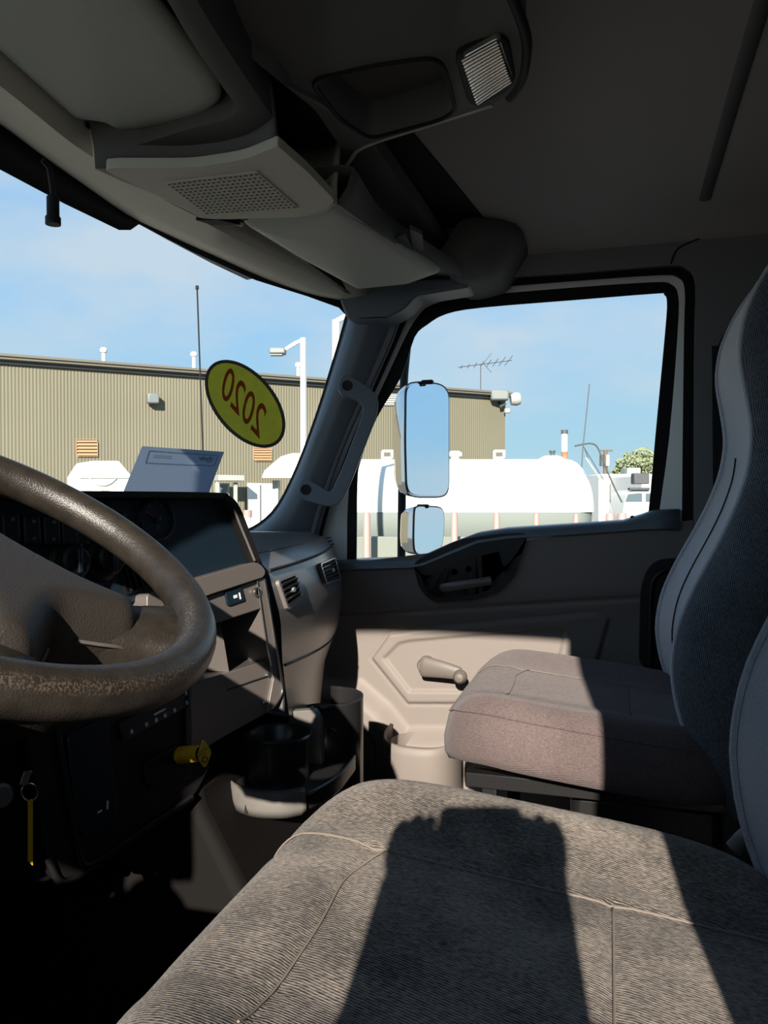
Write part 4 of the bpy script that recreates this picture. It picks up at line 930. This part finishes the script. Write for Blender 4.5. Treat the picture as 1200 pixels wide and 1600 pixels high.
def tfn(x, y):
    # first digit sits lowest right; glyph x runs to the upper left, glyph y upward
    q = Vector((412, 686, 0))+Vector((-32.0, -35.5, 0))*(x-.02)+Vector((17.5, -68, 0))*y
    return hitG(q.x-6, q.y+0, .0075)
text_mesh('digits', '2020', tfn, 'stC', st, bold=.006)
pap = thing('paper_sheet', 'sheet of paper propped against the windscreen behind the dashboard hood', 'paper', hitG(270, 770, .06))
pc4 = [(222, 697), (350, 706), (315, 800), (183, 792)]
PLPp = plane3(hitG(*pc4[0], .06), hitG(*pc4[1], .06), hitG(270, 790, .075))
def PPa(px, py, h=0): return PP(px, py, (PLPp[0]+Vector((h, 0, 0)), PLPp[1]))
sheet = mk('sheet', [PPa(*q) for q in pc4], [(0, 1, 2, 3)], 'paper', pap, smooth=None, solid=.0006)
for a, b in (((233, 704), (227, 723)), ((227, 723), (334, 728)), ((334, 728), (341, 712)), ((233, 704), (341, 712))):
    tube('printed_line', [PPa(*a, .002), PPa(*b, .002)], .0005, 'inkp', sheet, n=4)
def pfn(x, y): return PPa(332-x*8.6-1, 720-x*.55-y*10.5-y*0+y*1.2, .0022)
text_mesh('printed_name', 'Ryder', pfn, 'inkp', sheet, bold=.01)
tube('printed_swoosh', [PPa(*q, .0022) for q in ((322, 722), (328, 722), (332, 719), (334, 714))], .0005, 'inkp', sheet, n=4, sm=3)
for k in range(2): tube('printed_line', [PPa(239, 711+k*3, .002), PPa(268, 712.5+k*3, .002)], .0003, 'inkp', sheet, n=4)
# door mirror outside the passenger window
mr = thing('door_mirror', 'chrome two-pane exterior mirror on a vertical tube outside the passenger window', 'mirror', PY(630, 880, 2.22))
tube('mirror_tube', [PY(646, 470, 2.28), PY(634, 560, 2.25), PY(630, 640, 2.24), PY(627, 900, 2.24), PY(629, 990, 2.24)], .0125, 'rubber', mr, n=14, sm=4)
def mhead(face, back, m_y, nm):
    c0 = PY(sum(p[0] for p in face)/len(face), sum(p[1] for p in face)/len(face), m_y); nrm_ = Vector((1.2, -.86, .08)).normalized()
    f_ = roundpoly([PP(*p, (c0, nrm_)) for p in face], .03, 5); c = sum(f_, Vector())/len(f_)
    bk = nrm_*-.10; rows = [[c+(p-c)*.97 for p in f_], f_]
    for t in (.2, .45, .7, .9, 1.0): rows.append([c+bk*t+(p-c)*math.sqrt(max(.02, 1-(t*.93)**2.5)) for p in f_])
    hh = grid('housing', rows, 'chrome', mr, close=True, caps=True, smooth=60)
    g = [c+(p-c)*.965+nrm_*.003 for p in f_]
    mk('mirror_pane', g, [tuple(range(len(g)))], nm, hh, smooth=None, solid=.002)
    tube('gasket', f_, .0022, 'dash', hh, n=6, closed=True)
    return c
mhead([(633, 600), (655, 596), (690, 600), (701, 612), (701, 768), (692, 777), (645, 777), (634, 768), (632, 690)], .5, 2.20, 'mirror')
mhead([(648, 790), (690, 792), (694, 805), (692, 845), (685, 866), (648, 868), (645, 850), (646, 800)], .5, 2.20, 'mirror')
box('head_clip', PY(668, 597, 2.2), (.035, .02, .012), 'rubber', mr, bevel=.004); box('head_clip', PY(661, 791, 2.2), (.035, .02, .012), 'rubber', mr, bevel=.004)
for y_ in (470, 960): tube('mirror_arm', [PY(640 if y_ < 500 else 629, y_, 2.26), PY(610, y_+8, 2.05)], .012, 'rubber', mr, n=10)
mr2 = mr.copy(); COL.objects.link(mr2); mr2.location = Vector((mr.location.x, 2.0-mr.location.y, mr.location.z)); mr2.scale = (1, -1, 1)
mr2['label'] = 'chrome two-pane exterior mirror beside the driver doorway'
def copykids(src, dst):
    for ch in list(src.children):
        c_ = ch.copy(); COL.objects.link(c_); c_.parent = dst; c_.matrix_parent_inverse = ch.matrix_parent_inverse.copy(); copykids(ch, c_)
copykids(mr, mr2)
# truck hood ahead of the windscreen and the whip antenna on its cowl
hoodx = struct(prism('trim_6', roundpoly([(-1.42, .30, -.26), (-1.42, 1.70, -.26), (-2.9, 1.5, -.50), (-2.9, .5, -.50)], .15, 4), (0, 0, -.35), 'white', bevel=.05, segs=4)); tag(hoodx, 'white truck hood ahead of the windscreen')
cowl = struct(prism('trim_7', [(-1.10, .1, -.17), (-1.02, 1.97, -.17), (-1.44, 2.0, -.40), (-1.44, .1, -.40)], (0, 0, -.10), 'rubber', bevel=.01)); tag(cowl, 'black cowl at the foot of the windscreen outside')
an = thing('whip_antenna', 'thin black whip antenna rising in front of the windscreen', 'antenna', PD(322, 968, 2.25))
tube('whip', [PD(320, 900, 2.25), PD(316.5, 690, 2.25), PD(308, 450, 2.25)], .0026, 'rubber', an, n=6); lathe('tip', [(.0001, 0), (.005, 0), (.005, .010), (.0001, .012)], PD(308, 452, 2.25), UPV, 'rubber', an, n=10)
tube('antenna_base', [PD(322, 968, 2.25), PD(320, 870, 2.25)], .010, 'rubber', an, n=10)
# ================================================================== THE YARD
M.update(
    ground=mat('asphalt', (.16, .155, .14), .9, .2, bump=.3, bscale=30, var=.25, vscale=.6),
    siding=mat('beige_siding', (.178, .167, .117), .55, .3, var=.10, vscale=.35),
    fascia=mat('fascia_metal', (.16, .15, .122), .5, .3),
    louver=mat('tan_louver', (.43, .255, .14), .6), louver2=mat('grey_louver', (.5, .5, .47), .6),
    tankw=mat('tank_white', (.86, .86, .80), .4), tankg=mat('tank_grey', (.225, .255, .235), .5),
    pale=mat('pale_paint', (.36, .38, .35), .5), lampg=mat('lamp_grey', (.18, .20, .20), .5),
    bollard=mat('faded_red', (.42, .27, .245), .6), conc=mat('concrete', (.21, .23, .20), .9, bump=.2, bscale=40),
    rust=mat('rusty_steel', (.42, .22, .12), .8, var=.4, vscale=6), steel=mat('weathered_steel', (.07, .078, .08), .6),
    leaf=mat('spring_leaves', (.27, .31, .18), .8, .2), bark=mat('bark', (.15, .12, .09), .9),
    wglass=mat('dark_glass', (.10, .14, .16), .1, .8), skin=mat('skin', (.50, .31, .23), .6), jacket=mat('dark_jacket', (.03, .035, .05), .8), jeans=mat('blue_jeans', (.04, .06, .12), .9), hair=mat('brown_hair', (.05, .03, .02), .7), phone=mat('phone_black', (.01, .01, .012), .15),
)
GZ0 = -EZ
gd = struct(mk('ground', [(-160, -60, GZ0), (160, -60, GZ0), (160, 200, GZ0), (-160, 200, GZ0)], [(0, 1, 2, 3)], 'ground', smooth=None)); tag(gd, 'pale paved yard around the truck')
# metal-clad building
W0, W1 = Vector((-10, 20)), Vector((3.9, 27)); wd = (W1-W0); Lw = wd.length; wdir = wd/Lw
def wk(s, z, out=0):            # metres along the wall from its left picture edge, height, distance out of the wall
    c_ = W0+wdir*s; n_ = Vector((wdir.y, -wdir.x)); c_ = c_+n_*out; return CW(c_.x, c_.y, z)
wallpl = plane3(wk(0, 0), wk(10, 0), wk(0, 3))
def PWL(px, py, out=0):
    nv = (wk(0, 0, 1)-wk(0, 0)); return PP(px, py, (wallpl[0]+nv*out, wallpl[1]))
sC = Lw*1.0275; s0 = -16.0; ZT = 3.70
bld = thing('metal_building', 'long beige building clad in corrugated metal across the yard', 'building', wk(0, GZ0))
V, Fc = [], []; pitch = .085; nw = int((sC-s0)/pitch*4)
for i in range(nw+1):
    s_ = s0+(sC-s0)*i/nw; o_ = (0, .009, .009, 0)[i % 4]
    V += [wk(s_, GZ0, o_), wk(s_, ZT, o_)]
Fc = [(2*i, 2*i+2, 2*i+3, 2*i+1) for i in range(nw)]
wallb = mk('corrugated_wall', V, Fc, 'siding', bld, smooth=None)
mk('end_wall', [wk(sC, GZ0, 0), wk(sC, GZ0, -18), wk(sC, ZT, -18), wk(sC, ZT, 0)], [(0, 1, 2, 3)], 'siding', bld, smooth=None)
mk('roof', [wk(s0, ZT, .3), wk(sC+.1, ZT, .3), wk(sC+.1, ZT+.1, -18), wk(s0, ZT+.1, -18)], [(0, 1, 2, 3)], 'fascia', bld, smooth=None, solid=.04)
exw = wk(1, 0)-wk(0, 0); nrw = wk(0, 0, 1)-wk(0, 0)
box('fascia', wk((s0+sC)/2, ZT-.02, .12), (sC-s0+.3, .26, .16), 'fascia', bld, ex=exw, ey=nrw, bevel=.02)
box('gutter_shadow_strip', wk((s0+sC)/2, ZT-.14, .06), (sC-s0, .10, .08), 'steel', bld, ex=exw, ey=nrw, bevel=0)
def louver(x0, y0, x1, y1, m):
    a, b, c, d = PWL(x0, y0, .05), PWL(x1, y0, .05), PWL(x1, y1, .05), PWL(x0, y1, .05)
    fr = ringplate('louver', [p+(p-(a+b+c+d)/4)*.06 for p in (a, b, c, d)], [a, b, c, d], -nrw*.05, m, bld, n=16)
    mk('louver_back', [p-nrw*.045 for p in (a, b, c, d)], [(0, 1, 2, 3)], 'steel', fr, smooth=None)
    for k in range(5):
        t = (k+.42)/5; e, f_ = a.lerp(d, t), b.lerp(c, t)
        box('slat', (e+f_)/2-nrw*.02, ((e-f_).length, (a-d).length/5*.85, .012), m, fr, ex=f_-e, ey=Vector((0, 0, 1))-nrw*.7, bevel=0)
louver(120, 687, 152, 713, 'louver'); louver(397, 700, 424, 720, 'louver'); louver(597, 616, 622, 633, 'louver2')
wl_ = box('wall_light', PWL(239, 623, .2), (.32, .24, .28), 'lampg', bld, ex=exw, ey=nrw, bevel=.04)
for q in ((162, 556), (303, 562), (466, 578)):
    b0 = PWL(*q, -1.0); pv = tube('roof_pipe', [b0-UPV*.3, b0+UPV*.12], .055, 'tankw', bld, n=10); lathe('pipe_cap', [(.0001, 0), (.09, .0), (.11, .07), (.07, .13), (.0001, .15)], b0+UPV*.10, UPV, 'tankw', pv, n=14)
# entrance: lintel, posts, window, white double doors
box('lintel', PWL(358, 747, .8), (.75, .5, .16), 'pale', bld, ex=exw, ey=nrw, bevel=.01)
for px_ in (340, 368): box('entry_post', PWL(px_, 800, .8)-UPV*.1, (.10, .10, 1.9), 'pale', bld, ex=exw, ey=nrw, bevel=.01)
ew = box('entry_window', PWL(347, 767, .35), (.42, .08, .45), 'pale', bld, ex=exw, ey=nrw, bevel=.01); box('pane', PWL(347, 767, .40), (.30, .02, .34), 'wglass', ew, ex=exw, ey=nrw, bevel=0)
for px_ in (397, 419):
    dl = box('door_leaf', PWL(px_, 815, .08), (.42, .06, 2.3), 'tankw', bld, ex=exw, ey=nrw, bevel=.01); box('door_edge', PWL(px_+10, 815, .12), (.025, .02, 2.2), 'steel', dl, ex=exw, ey=nrw, bevel=0)
cn = roundpoly([PWL(*p, 2.2) for p in ((408, 746), (410, 738), (440, 714), (462, 708), (500, 706), (500, 746))], .05, 3)
# free standing yard things seen through the windscreen
tk = thing('octagonal_tank', 'white eight-sided tank standing before the building, seen above the wheel', 'tank', PD(165, 960, 13))
oc_ = [PD(*p, 13) for p in ((125, 746), (142, 720), (186, 720), (206, 744), (206, 960), (125, 960))]
vb = (PD(105, 746, 15)-PD(125, 746, 13))
prism('shell', oc_, vb, 'tankw', tk, bevel=.03)
tube('hoop', [PD(*p, 12.97) for p in ((140, 747), (148, 755), (161, 758.5), (173, 755), (182, 747))], .012, 'pale', tk, n=6, sm=3)
tube('band', [PD(125, 746.5, 12.98), PD(206, 746.5, 12.98)], .012, 'pale', tk, n=6)
lathe('red_mark', [(.0001, 0), (.07, 0), (.0001, .02)], PD(164, 768, 12.98), -F0, 'bollard', tk, n=16)
tk2 = thing('octagonal_tank', 'white sloped-top tank half hidden by the windscreen pillar below the lamp post', 'tank', PD(470, 940, 14))
prism('shell', [PD(*p, 14) for p in ((409, 747), (411, 740), (440, 715), (460, 709), (520, 709), (520, 747))], (PD(430, 700, 16)-PD(430, 700, 14)), 'tankw', tk2, bevel=.02)
for px_ in (432, 500): box('leg', PD(px_, 850, 14.5), (.12, .12, 2.4), 'pale', tk2, bevel=.01)
def lamppost(label, bx_, top, arm, head, D):
    r_ = thing('lamp_post', label, 'lamp post', PD(bx_[0], 780+EZ*1200/D, D), 'lamp posts in the yard')
    tp, bt_ = PD(*top, D), PD(bx_[0], 780+EZ*1200/D, D)
    bt_ = Vector((tp.x, tp.y, -EZ)) if True else bt_
    w_ = .075; box('pole', (tp+bt_)/2, (w_*1.5, w_*1.5, (tp-bt_).length), 'tankw', r_, bevel=.01)
    tube('arm', [PD(*q, D) for q in arm], .045, 'tankw', r_, n=10)
    if head:
        h = box('lamp_head', PD(*head, D), (.36, .28, .14), 'lampg', r_, ex=RV, ey=F0, bevel=.03); box('lens', PD(head[0]-2, head[1]+6, D), (.28, .2, .02), 'pale', h, ex=RV, ey=F0, bevel=.005)
    return r_
lamppost('white lamp post whose arm carries a box lamp to the left', (468, 0), (474, 528), [(476, 530), (462, 536), (446, 546)], (434, 549), 17.5)
lamppost('white lamp post cut off by the windscreen pillar', (524, 0), (526, 500), [(526, 502), (548, 490), (570, 470)], (590, 466), 12)
cone = thing('channelizer_drum', 'orange-topped white marker post beyond the dashboard corner', 'marker post', PD(386, 1010, 11))
tube('post', [PD(386, 1010, 11), PD(386, 806, 11)], .06, 'tankw', cone, n=12); tube('orange_top', [PD(387, 808, 11), PD(387, 797, 11)], .062, 'bollard', cone, n=12)
# big horizontal storage tank
tank = thing('storage_tank', 'long white horizontal storage tank outside the passenger window', 'tank', PD(750, 950, 16))
Dt = 16.0; rT = 1.16; axz = -.27
x0t, x1t = (470-600)/1200*Dt, (905-600)/1200*Dt
def tring(s, rs, a0, a1, n=24): return [CW(s, Dt+rT-rs*math.cos(a)*1.0, axz+rs*math.sin(a)) for a in np.linspace(a0, a1, n)]
prof_t = [(x0t, rT)]+[(lerp(x0t, x1t, k/6), rT) for k in range(1, 7)]+[(x1t+.55*math.sin(q), rT*math.cos(q)) for q in np.linspace(.15, 1.55, 9)]
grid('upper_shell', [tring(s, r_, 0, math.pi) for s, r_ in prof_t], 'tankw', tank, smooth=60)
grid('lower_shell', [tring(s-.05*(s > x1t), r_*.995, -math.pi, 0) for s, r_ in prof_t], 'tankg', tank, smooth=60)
for s in (x0t+.6, (x0t+x1t)/2, x1t-.5): box('saddle', CW(s, Dt+rT, -1.75), (.3, 1.6, 1.0), 'conc', tank, ex=RV, ey=F0, bevel=.02)
def tp_(px, py, m, prof): lathe('fitting', prof, PD(px, py, Dt+rT), UPV, m, tank, n=20)
tp_(711, 716, 'tankw', [(.09, -.1), (.09, .04), (.16, .05), (.16, .12), (.1, .16), (.0001, .16)])
tp_(862, 718, 'tankw', [(.30, -.1), (.28, .02), (.18, .08), (.0001, .09)]); tp_(863, 711, 'steel', [(.05, -.03), (.05, .06), (.07, .06), (.07, .10), (.0001, .10)])
for px_ in (605, 780):
    c_ = PD(px_, 710, Dt+rT-.1); ringplate('lift_bracket', [c_+RV*a+UPV*b for a, b in ((-.13, -.09), (.13, -.09), (.13, .1), (-.13, .1))], [c_+RV*a+UPV*b for a, b in ((-.08, -.05), (.08, -.05), (.08, .05), (-.08, .05))], F0*.06, 'tankw', tank, n=16)
vs = tube('vent_stack', [PD(882, 722, Dt+rT), PD(882, 675, Dt+rT)], .065, 'tankw', tank, n=12); tube('stack_cap', [PD(882, 678, Dt+rT), PD(882, 672, Dt+rT)], .075, 'steel', vs, n=12); tube('rusty_foot', [PD(882, 720, Dt+rT), PD(882, 706, Dt+rT)], .067, 'rust', vs, n=12)
tube('ladder_rail', [PD(915, 715, Dt), PD(935, 745, Dt), PD(950, 780, Dt), PD(958, 812, Dt)], .02, 'pale', tank, n=6, sm=3)
dk = thing('containment_wall', 'low concrete wall in front of the storage tank', 'wall', CW(1.5, 13.4, GZ0)); box('wall_slab', CW(1.0, 13.4, -1.45), (5.4, .2, 1.6), 'conc', dk, ex=RV, ey=F0, bevel=.02)
for k, (px_, w_, yt_) in enumerate(((573, .058, 800), (710, .055, 800), (776, .052, 800), (838, .048, 801), (900, .045, 802), (953, .07, 800), (972, .075, 800))):
    D_ = 12.6; r_ = thing('bollard', ('faded red bollard nearest the windscreen pillar', 'faded red bollard just right of the round mirror', 'faded red bollard above the door latch', 'faded red bollard right of the door latch', 'faded red bollard before the right part of the tank', 'faded red bollard at the tank end', 'faded red bollard nearest the parked truck')[k], 'bollard', CW((px_-600)/1200*D_, D_, GZ0), 'bollards along the tank')
    tpb = CW((px_-600)/1200*D_, D_, -(yt_-780)/1200*D_)
    lathe('pipe', [(w_, GZ0-tpb.z), (w_, -.05), (w_*.7, -.012), (.0001, 0)], tpb, UPV, 'bollard', r_, n=14)
# floodlights and television aerial at the building corner
fx = thing('floodlight', 'twin grey floodlight fixture on the corner of the beige building', 'floodlight', PWL(790, 628, .1))
c_ = PWL(780, 618, .25); box('flood_head', c_, (.62, .45, .36), 'lampg', fx, ex=RV, ey=F0, bevel=.06)
lathe('flood_head', [(.0001, -.05), (.20, -.05), (.24, .15), (.20, .28), (.0001, .30)], PWL(800, 624, .2), RV+UPV*.1, 'pale', fx, n=20)
tube('bracket', [PWL(780, 628, .0), PWL(783, 636, .2), PWL(790, 630, .3)], .05, 'steel', fx, n=8); lathe('sensor', [(.0001, 0), (.12, 0), (.12, .14), (.0001, .16)], PWL(793, 645, .2), UPV, 'pale', fx, n=14)
ta = thing('television_aerial', 'thin rooftop television aerial on a mast above the beige building', 'antenna', PWL(751, 620, -2))
am = PWL(751, 612, -2); tube('mast', [am-UPV*.6, PWL(751, 568, -2)], .018, 'steel', ta, n=6)
a0, a1 = PWL(716, 574, -2), PWL(800, 563, -2); tube('boom', [a0, a1], .014, 'steel', ta, n=6)
for k in range(8):
    t = .06+k*.125; p = a0.lerp(a1, t); tube('element', [p-F0*(.25+.1*k)+UPV*.02, p+F0*(.25+.1*k)-UPV*.02], .010, 'steel', ta, n=5)
for q in ((768, 552), (768, 582)): tube('element', [PWL(755, 568, -2), PWL(*q, -2)], .010, 'steel', ta, n=5)
# distant yard: trailers, truck, utility pole, tree
def boxthing(name, label, cat, x0, y0, x1, y1, D, depth, m, group=None):
    a, b = PD(x0, y1, D), PD(x1, y0, D); r_ = thing(name, label, cat, CW((a.dot(RV)+b.dot(RV))/2, D+depth/2, GZ0), group); return r_, a, b
tr, a, b = boxthing('box_trailer', 'long white box trailer parked beyond the tank', 'trailer', 935, 742, 1080, 800, 42, 2.4, 'tankw', 'parked trailers')
box('cargo_box', CW((a.dot(RV)+b.dot(RV))/2, 43.2, .02), (b.dot(RV)-a.dot(RV), 2.5, 2.7), 'tankw', tr, ex=RV, ey=F0, bevel=.04)
box('roof_rail', CW((a.dot(RV)+b.dot(RV))/2, 41.93, 1.22), (b.dot(RV)-a.dot(RV), .06, .12), 'pale', tr, ex=RV, ey=F0, bevel=.01)
for k in range(4): lathe('wheel', [(.0001, -.15), (.3, -.15), (.5, -.12), (.5, .12), (.0001, .15)], CW(lerp(a.dot(RV), b.dot(RV), .08+.06*k), 42, GZ0+.5), F0, 'rubber', tr, n=20)
tr2, a, b = boxthing('roof_box', 'small white refrigeration unit showing above the long trailer', 'refrigeration unit', 980, 732, 1001, 742, 44, 1, 'pale')
box('unit_body', CW((a.dot(RV)+b.dot(RV))/2, 44.6, 1.55), (b.dot(RV)-a.dot(RV), 1.2, .5), 'pale', tr2, ex=RV, ey=F0, bevel=.04)
wt = thing('parked_truck', 'white truck cab facing the yard beside the window pillar', 'truck', CW(11.6, 34, GZ0)); Dk = 34
def TK(px, py, d=0): return PD(px, py, Dk+d)
cabp = [TK(*p) for p in ((973, 842), (973, 806), (976, 788), (980, 770), (988, 766), (1030, 766), (1036, 775), (1036, 842))]
prism('cab', roundpoly(cabp, .12, 3), F0*2.2, 'tankw', wt, bevel=.06)
prism('windshield', roundpoly([TK(*p, -.03) for p in ((977, 784), (981, 772), (1003, 770), (1004, 784))], .06, 3), F0*.02, 'wglass', wt, bevel=0)
prism('side_glass', [TK(*p, -.03) for p in ((1009, 771), (1022, 771), (1022, 784), (1009, 784))], F0*.02, 'wglass', wt, bevel=0)
prism('grille', [TK(*p, -.05) for p in ((978, 800), (1000, 800), (1000, 818), (978, 818))], F0*.04, 'pale', wt, bevel=.02)
for px_ in (982, 1026): lathe('wheel', [(.0001, -.15), (.3, -.15), (.5, -.12), (.5, .12), (.0001, .15)], Vector((TK(px_, 842).x, TK(px_, 842).y, GZ0+.5)), F0, 'rubber', wt, n=20)
box('roof_light_bar', TK(998, 764), (.9, .3, .12), 'steel', wt, ex=RV, ey=F0, bevel=.03); box('refrigerator', TK(1000, 748, .8), (.7, .5, .5), 'steel', wt, ex=RV, ey=F0, bevel=.05)
prism('body_box', [TK(*p, 2.3) for p in ((1003, 742), (1060, 742), (1060, 842), (1003, 842))], F0*5, 'tankw', wt, bevel=.04)
up = thing('utility_pole', 'thin utility pole with crossarm and transformers far behind the tank', 'utility pole', CW(15, 52, GZ0)); Du = 52
tube('pole', [Vector((PD(946, 703, Du).x, PD(946, 703, Du).y, GZ0)), PD(946, 703, Du)], .14, 'bark', up, n=8); box('crossarm', PD(948, 704, Du), (.8, .12, .12), 'bark', up, ex=RV, ey=F0, bevel=.01)
for q, m_ in (((940.5, 719), 'steel'), ((949.5, 719), 'pale')): lathe('transformer', [(.0001, -.4), (.16, -.4), (.16, .35), (.0001, .4)], PD(*q, Du-.2), UPV, m_, up, n=12)
wa = thing('loading_boom', 'thin bent loading boom with guy wires rising behind the tank end', 'boom', CW(5.0, 20, GZ0)); Dw = 20
tube('mast', [PD(905, 790, Dw), PD(911, 697, Dw), PD(917, 640, Dw), PD(921, 600, Dw)], .014, 'steel', wa, n=6)
tube('mast_foot', [Vector((PD(905, 790, Dw).x, PD(905, 790, Dw).y, GZ0)), PD(905, 790, Dw)], .03, 'steel', wa, n=6)
tube('boom_pipe', [PD(898, 697, Dw), PD(912, 694, Dw), PD(924, 693, Dw), PD(933, 698, Dw), PD(941, 716, Dw), PD(957, 755, Dw), PD(972, 785, Dw)], .022, 'steel', wa, n=6, sm=3)
for q in ((919, 716), (943, 750)): tube('guy_wire', [PD(912, 698, Dw), PD(*q, Dw)], .012, 'steel', wa, n=5)
def tree(label, px, py, D, rx, rz, seed):
    rnd = random.Random(seed); c = PD(px, py, D); r_ = thing('leafy_tree', label, 'tree', (c.x, c.y, GZ0), 'trees beyond the yard')
    trunk = tube('trunk', [Vector((c.x, c.y, GZ0)), c-UPV*rz*.3, c+UPV*rz*.4], lambda q: lerp(.25, .05, q), 'bark', r_, n=8)
    V, Fc = [], []
    for _ in range(2600):
        while True:
            q = Vector((rnd.uniform(-1, 1), rnd.uniform(-1, 1), rnd.uniform(-1, 1)))
            if q.length < 1 and rnd.random() < .35+.65*q.length: break
        p = c+Vector((q.x*rx, q.y*rx, q.z*rz))*(1+.12*math.sin(q.x*7+seed)+.1*math.sin(q.z*9)); s_ = rnd.uniform(.08, .18)
        e1 = Vector((rnd.gauss(0, 1), rnd.gauss(0, 1), rnd.gauss(0, 1))).normalized(); e2 = e1.orthogonal().normalized(); k0 = len(V)
        V += [p+e1*s_, p+e2*s_*.6, p-e1*s_, p-e2*s_*.6]; Fc.append((k0, k0+1, k0+2, k0+3))
    lf = mk('leaves', V, Fc, 'leaf', r_, smooth=None); lf['kind'] = 'stuff'
tree('pale green spring tree above the parked trailers', 1002, 728, 58, 1.7, 1.2, 1); tree('small pale green tree just left of the larger tree crown', 972, 738, 66, .9, .6, 4)
tree('pale green tree crown nearest the rear window edge', 1046, 722, 70, 2.0, 1.5, 9)
print('yard done')
# ================================================================== PHOTOGRAPHER at the open driver doorway (casts the shadow on the seat)
step = struct(prism('trim_8', [(-.75, -.42, -1.705), (.45, -.42, -1.705), (.45, -.02, -1.705), (-.75, -.02, -1.705)], (0, 0, -.06), 'steel', bevel=.01)); tag(step, 'metal boarding step under the driver doorway')
prism('step_hanger', [(-.75, -.06, -1.705), (-.70, -.06, -1.705), (-.70, -.06, -1.05), (-.75, -.06, -1.05)], (0, .06, 0), 'steel', step); prism('step_hanger', [(.40, -.06, -1.705), (.45, -.06, -1.705), (.45, -.06, -1.05), (.40, -.06, -1.05)], (0, .06, 0), 'steel', step)
def CB(cx, back, z): return RV*(cx-.03)-F0*back+UPV*z
per = thing('person', 'person in a dark jacket holding up a phone at the open driver doorway', 'person', CB(.06, .42, -1.705))
J, E_, Rr = [], [], []
def jn(p, r, par=None):
    J.append(p); Rr.append(r)
    if par is not None: E_.append((par, len(J)-1))
    return len(J)-1
HX, HZ = .0, -.07                      # body stands a little lower than the raised phone
def BB(cx, back, z): return CB(cx+HX, back, z+HZ)
pel = jn(BB(0, .44, -.74), (.15, .11)); wst = jn(BB(0, .45, -.58), (.14, .10), pel); cht = jn(BB(0, .46, -.38), (.16, .11), wst); nb = jn(BB(0, .45, -.22), (.07, .06), cht); nk = jn(BB(0, .43, -.13), (.052, .052), nb)
hd1 = jn(BB(0, .40, -.04), (.066, .080), nk); hd2 = jn(BB(0, .41, .05), (.070, .085), hd1); hd3 = jn(BB(0, .42, .10), (.046, .056), hd2)
ns = jn(BB(0, .305, -.015), (.012, .012), hd1)
for s in (-1, 1):
    sh = jn(BB(s*.17, .45, -.27), (.060, .056), cht); eb = jn(BB(s*.17, .27, -.40), (.040, .038), sh); wrj = jn(CB(s*.058, .045, -.125), (.023, .019), eb)
    pa = jn(CB(s*.056, .024, -.060), (.020, .012), wrj); pb = jn(CB(s*.056, .020, -.015), (.022, .011), pa)
    for k in range(4):
        x_ = .037+.0118*k; L1 = (.018, .022, .021, .016)[3-k]
        f1 = jn(CB(s*x_, .010, .006), (.0078, .0078), pb); f2 = jn(CB(s*(x_-.001), .003, .006+L1), (.0074, .0074), f1); f3 = jn(CB(s*(x_-.006), .0075, .010+L1*1.45), (.0062, .0062), f2)
    t1 = jn(CB(s*.040, .034, -.055), (.011, .010), pa); t2 = jn(CB(s*.020, .033, -.040), (.0085, .008), t1); t3 = jn(CB(s*.006, .0305, -.022), (.007, .007), t2)
    hp_ = jn(BB(s*.095, .44, -.80), (.09, .095), pel); kn_ = jn(BB(s*.105, .40, -1.20), (.062, .064), hp_); ak = jn(BB(s*.11, .43, -1.555), (.042, .045), kn_); ft = jn(BB(s*.125, .25, -1.585), (.040, .030), ak)
me = bpy.data.meshes.new('body'); me.from_pydata([(p.x, p.y, p.z+EZ) for p in J], E_, [])
bo = bpy.data.objects.new('body', me); COL.objects.link(bo); bo.modifiers.new('k', 'SKIN').use_smooth_shade = True
for k, r_ in enumerate(Rr): me.skin_vertices[0].data[k].radius = r_
me.skin_vertices[0].data[pel].use_root = True
sb_ = bo.modifiers.new('u', 'SUBSURF'); sb_.levels = 1; sb_.render_levels = 1
dg = bpy.context.evaluated_depsgraph_get(); me2 = bpy.data.meshes.new_from_object(bo.evaluated_get(dg)); bpy.data.objects.remove(bo)
bo = bpy.data.objects.new('body', me2); COL.objects.link(bo); bo.parent = per; bo.matrix_parent_inverse = Matrix.Translation(-per.location)
me2.materials.clear()
for k in ('skin', 'jacket', 'jeans', 'rubber'): me2.materials.append(M[k])
for p in me2.polygons:
    c_ = p.center; z_ = c_.z-EZ; bk = -(Vector((c_.x, c_.y, 0)).dot(F0))
    p.use_smooth = True
    p.material_index = 0 if (z_ > -.27 and bk > .28) or bk < .05 else (1 if z_ > -.84 else (2 if z_ > -1.61 else 3))
rows = []
for t, r_ in ((.0, 1.0), (.35, .98), (.7, .82), (.95, .45), (1.0, .05)):
    rows.append([BB(.080*r_*math.cos(a), .425+.096*r_*math.sin(a), .050+.105*t) for a in np.linspace(0, 2*math.pi, 20, endpoint=False)])
grid('hair', rows, 'hair', per, close=True, caps=True, smooth=60)
for s in (-1, 1): lathe('eye', [(.0001, 0), (.008, .003), (.011, .010), (.0001, .02)], BB(s*.030, .322, .012), -F0, 'inkw', per, n=10)
box('mouth', BB(0, .328, -.062), (.045, .006, .008), 'inkr', per, ex=RV, ey=F0, bevel=.002)
ph = thing('mobile_phone', 'black mobile phone held upright in both hands at the driver doorway', 'phone', CB(0, .016, -.115))
prism('case', rrect(CB(0, .010, -.035), RV, UPV, .078, .178, .010), -F0*.009, 'phone', ph, bevel=.002)
prism('screen', rrect(CB(0, .0190, -.035), RV, UPV, .070, .168, .008), -F0*.0004, 'wglass', ph, bevel=0)
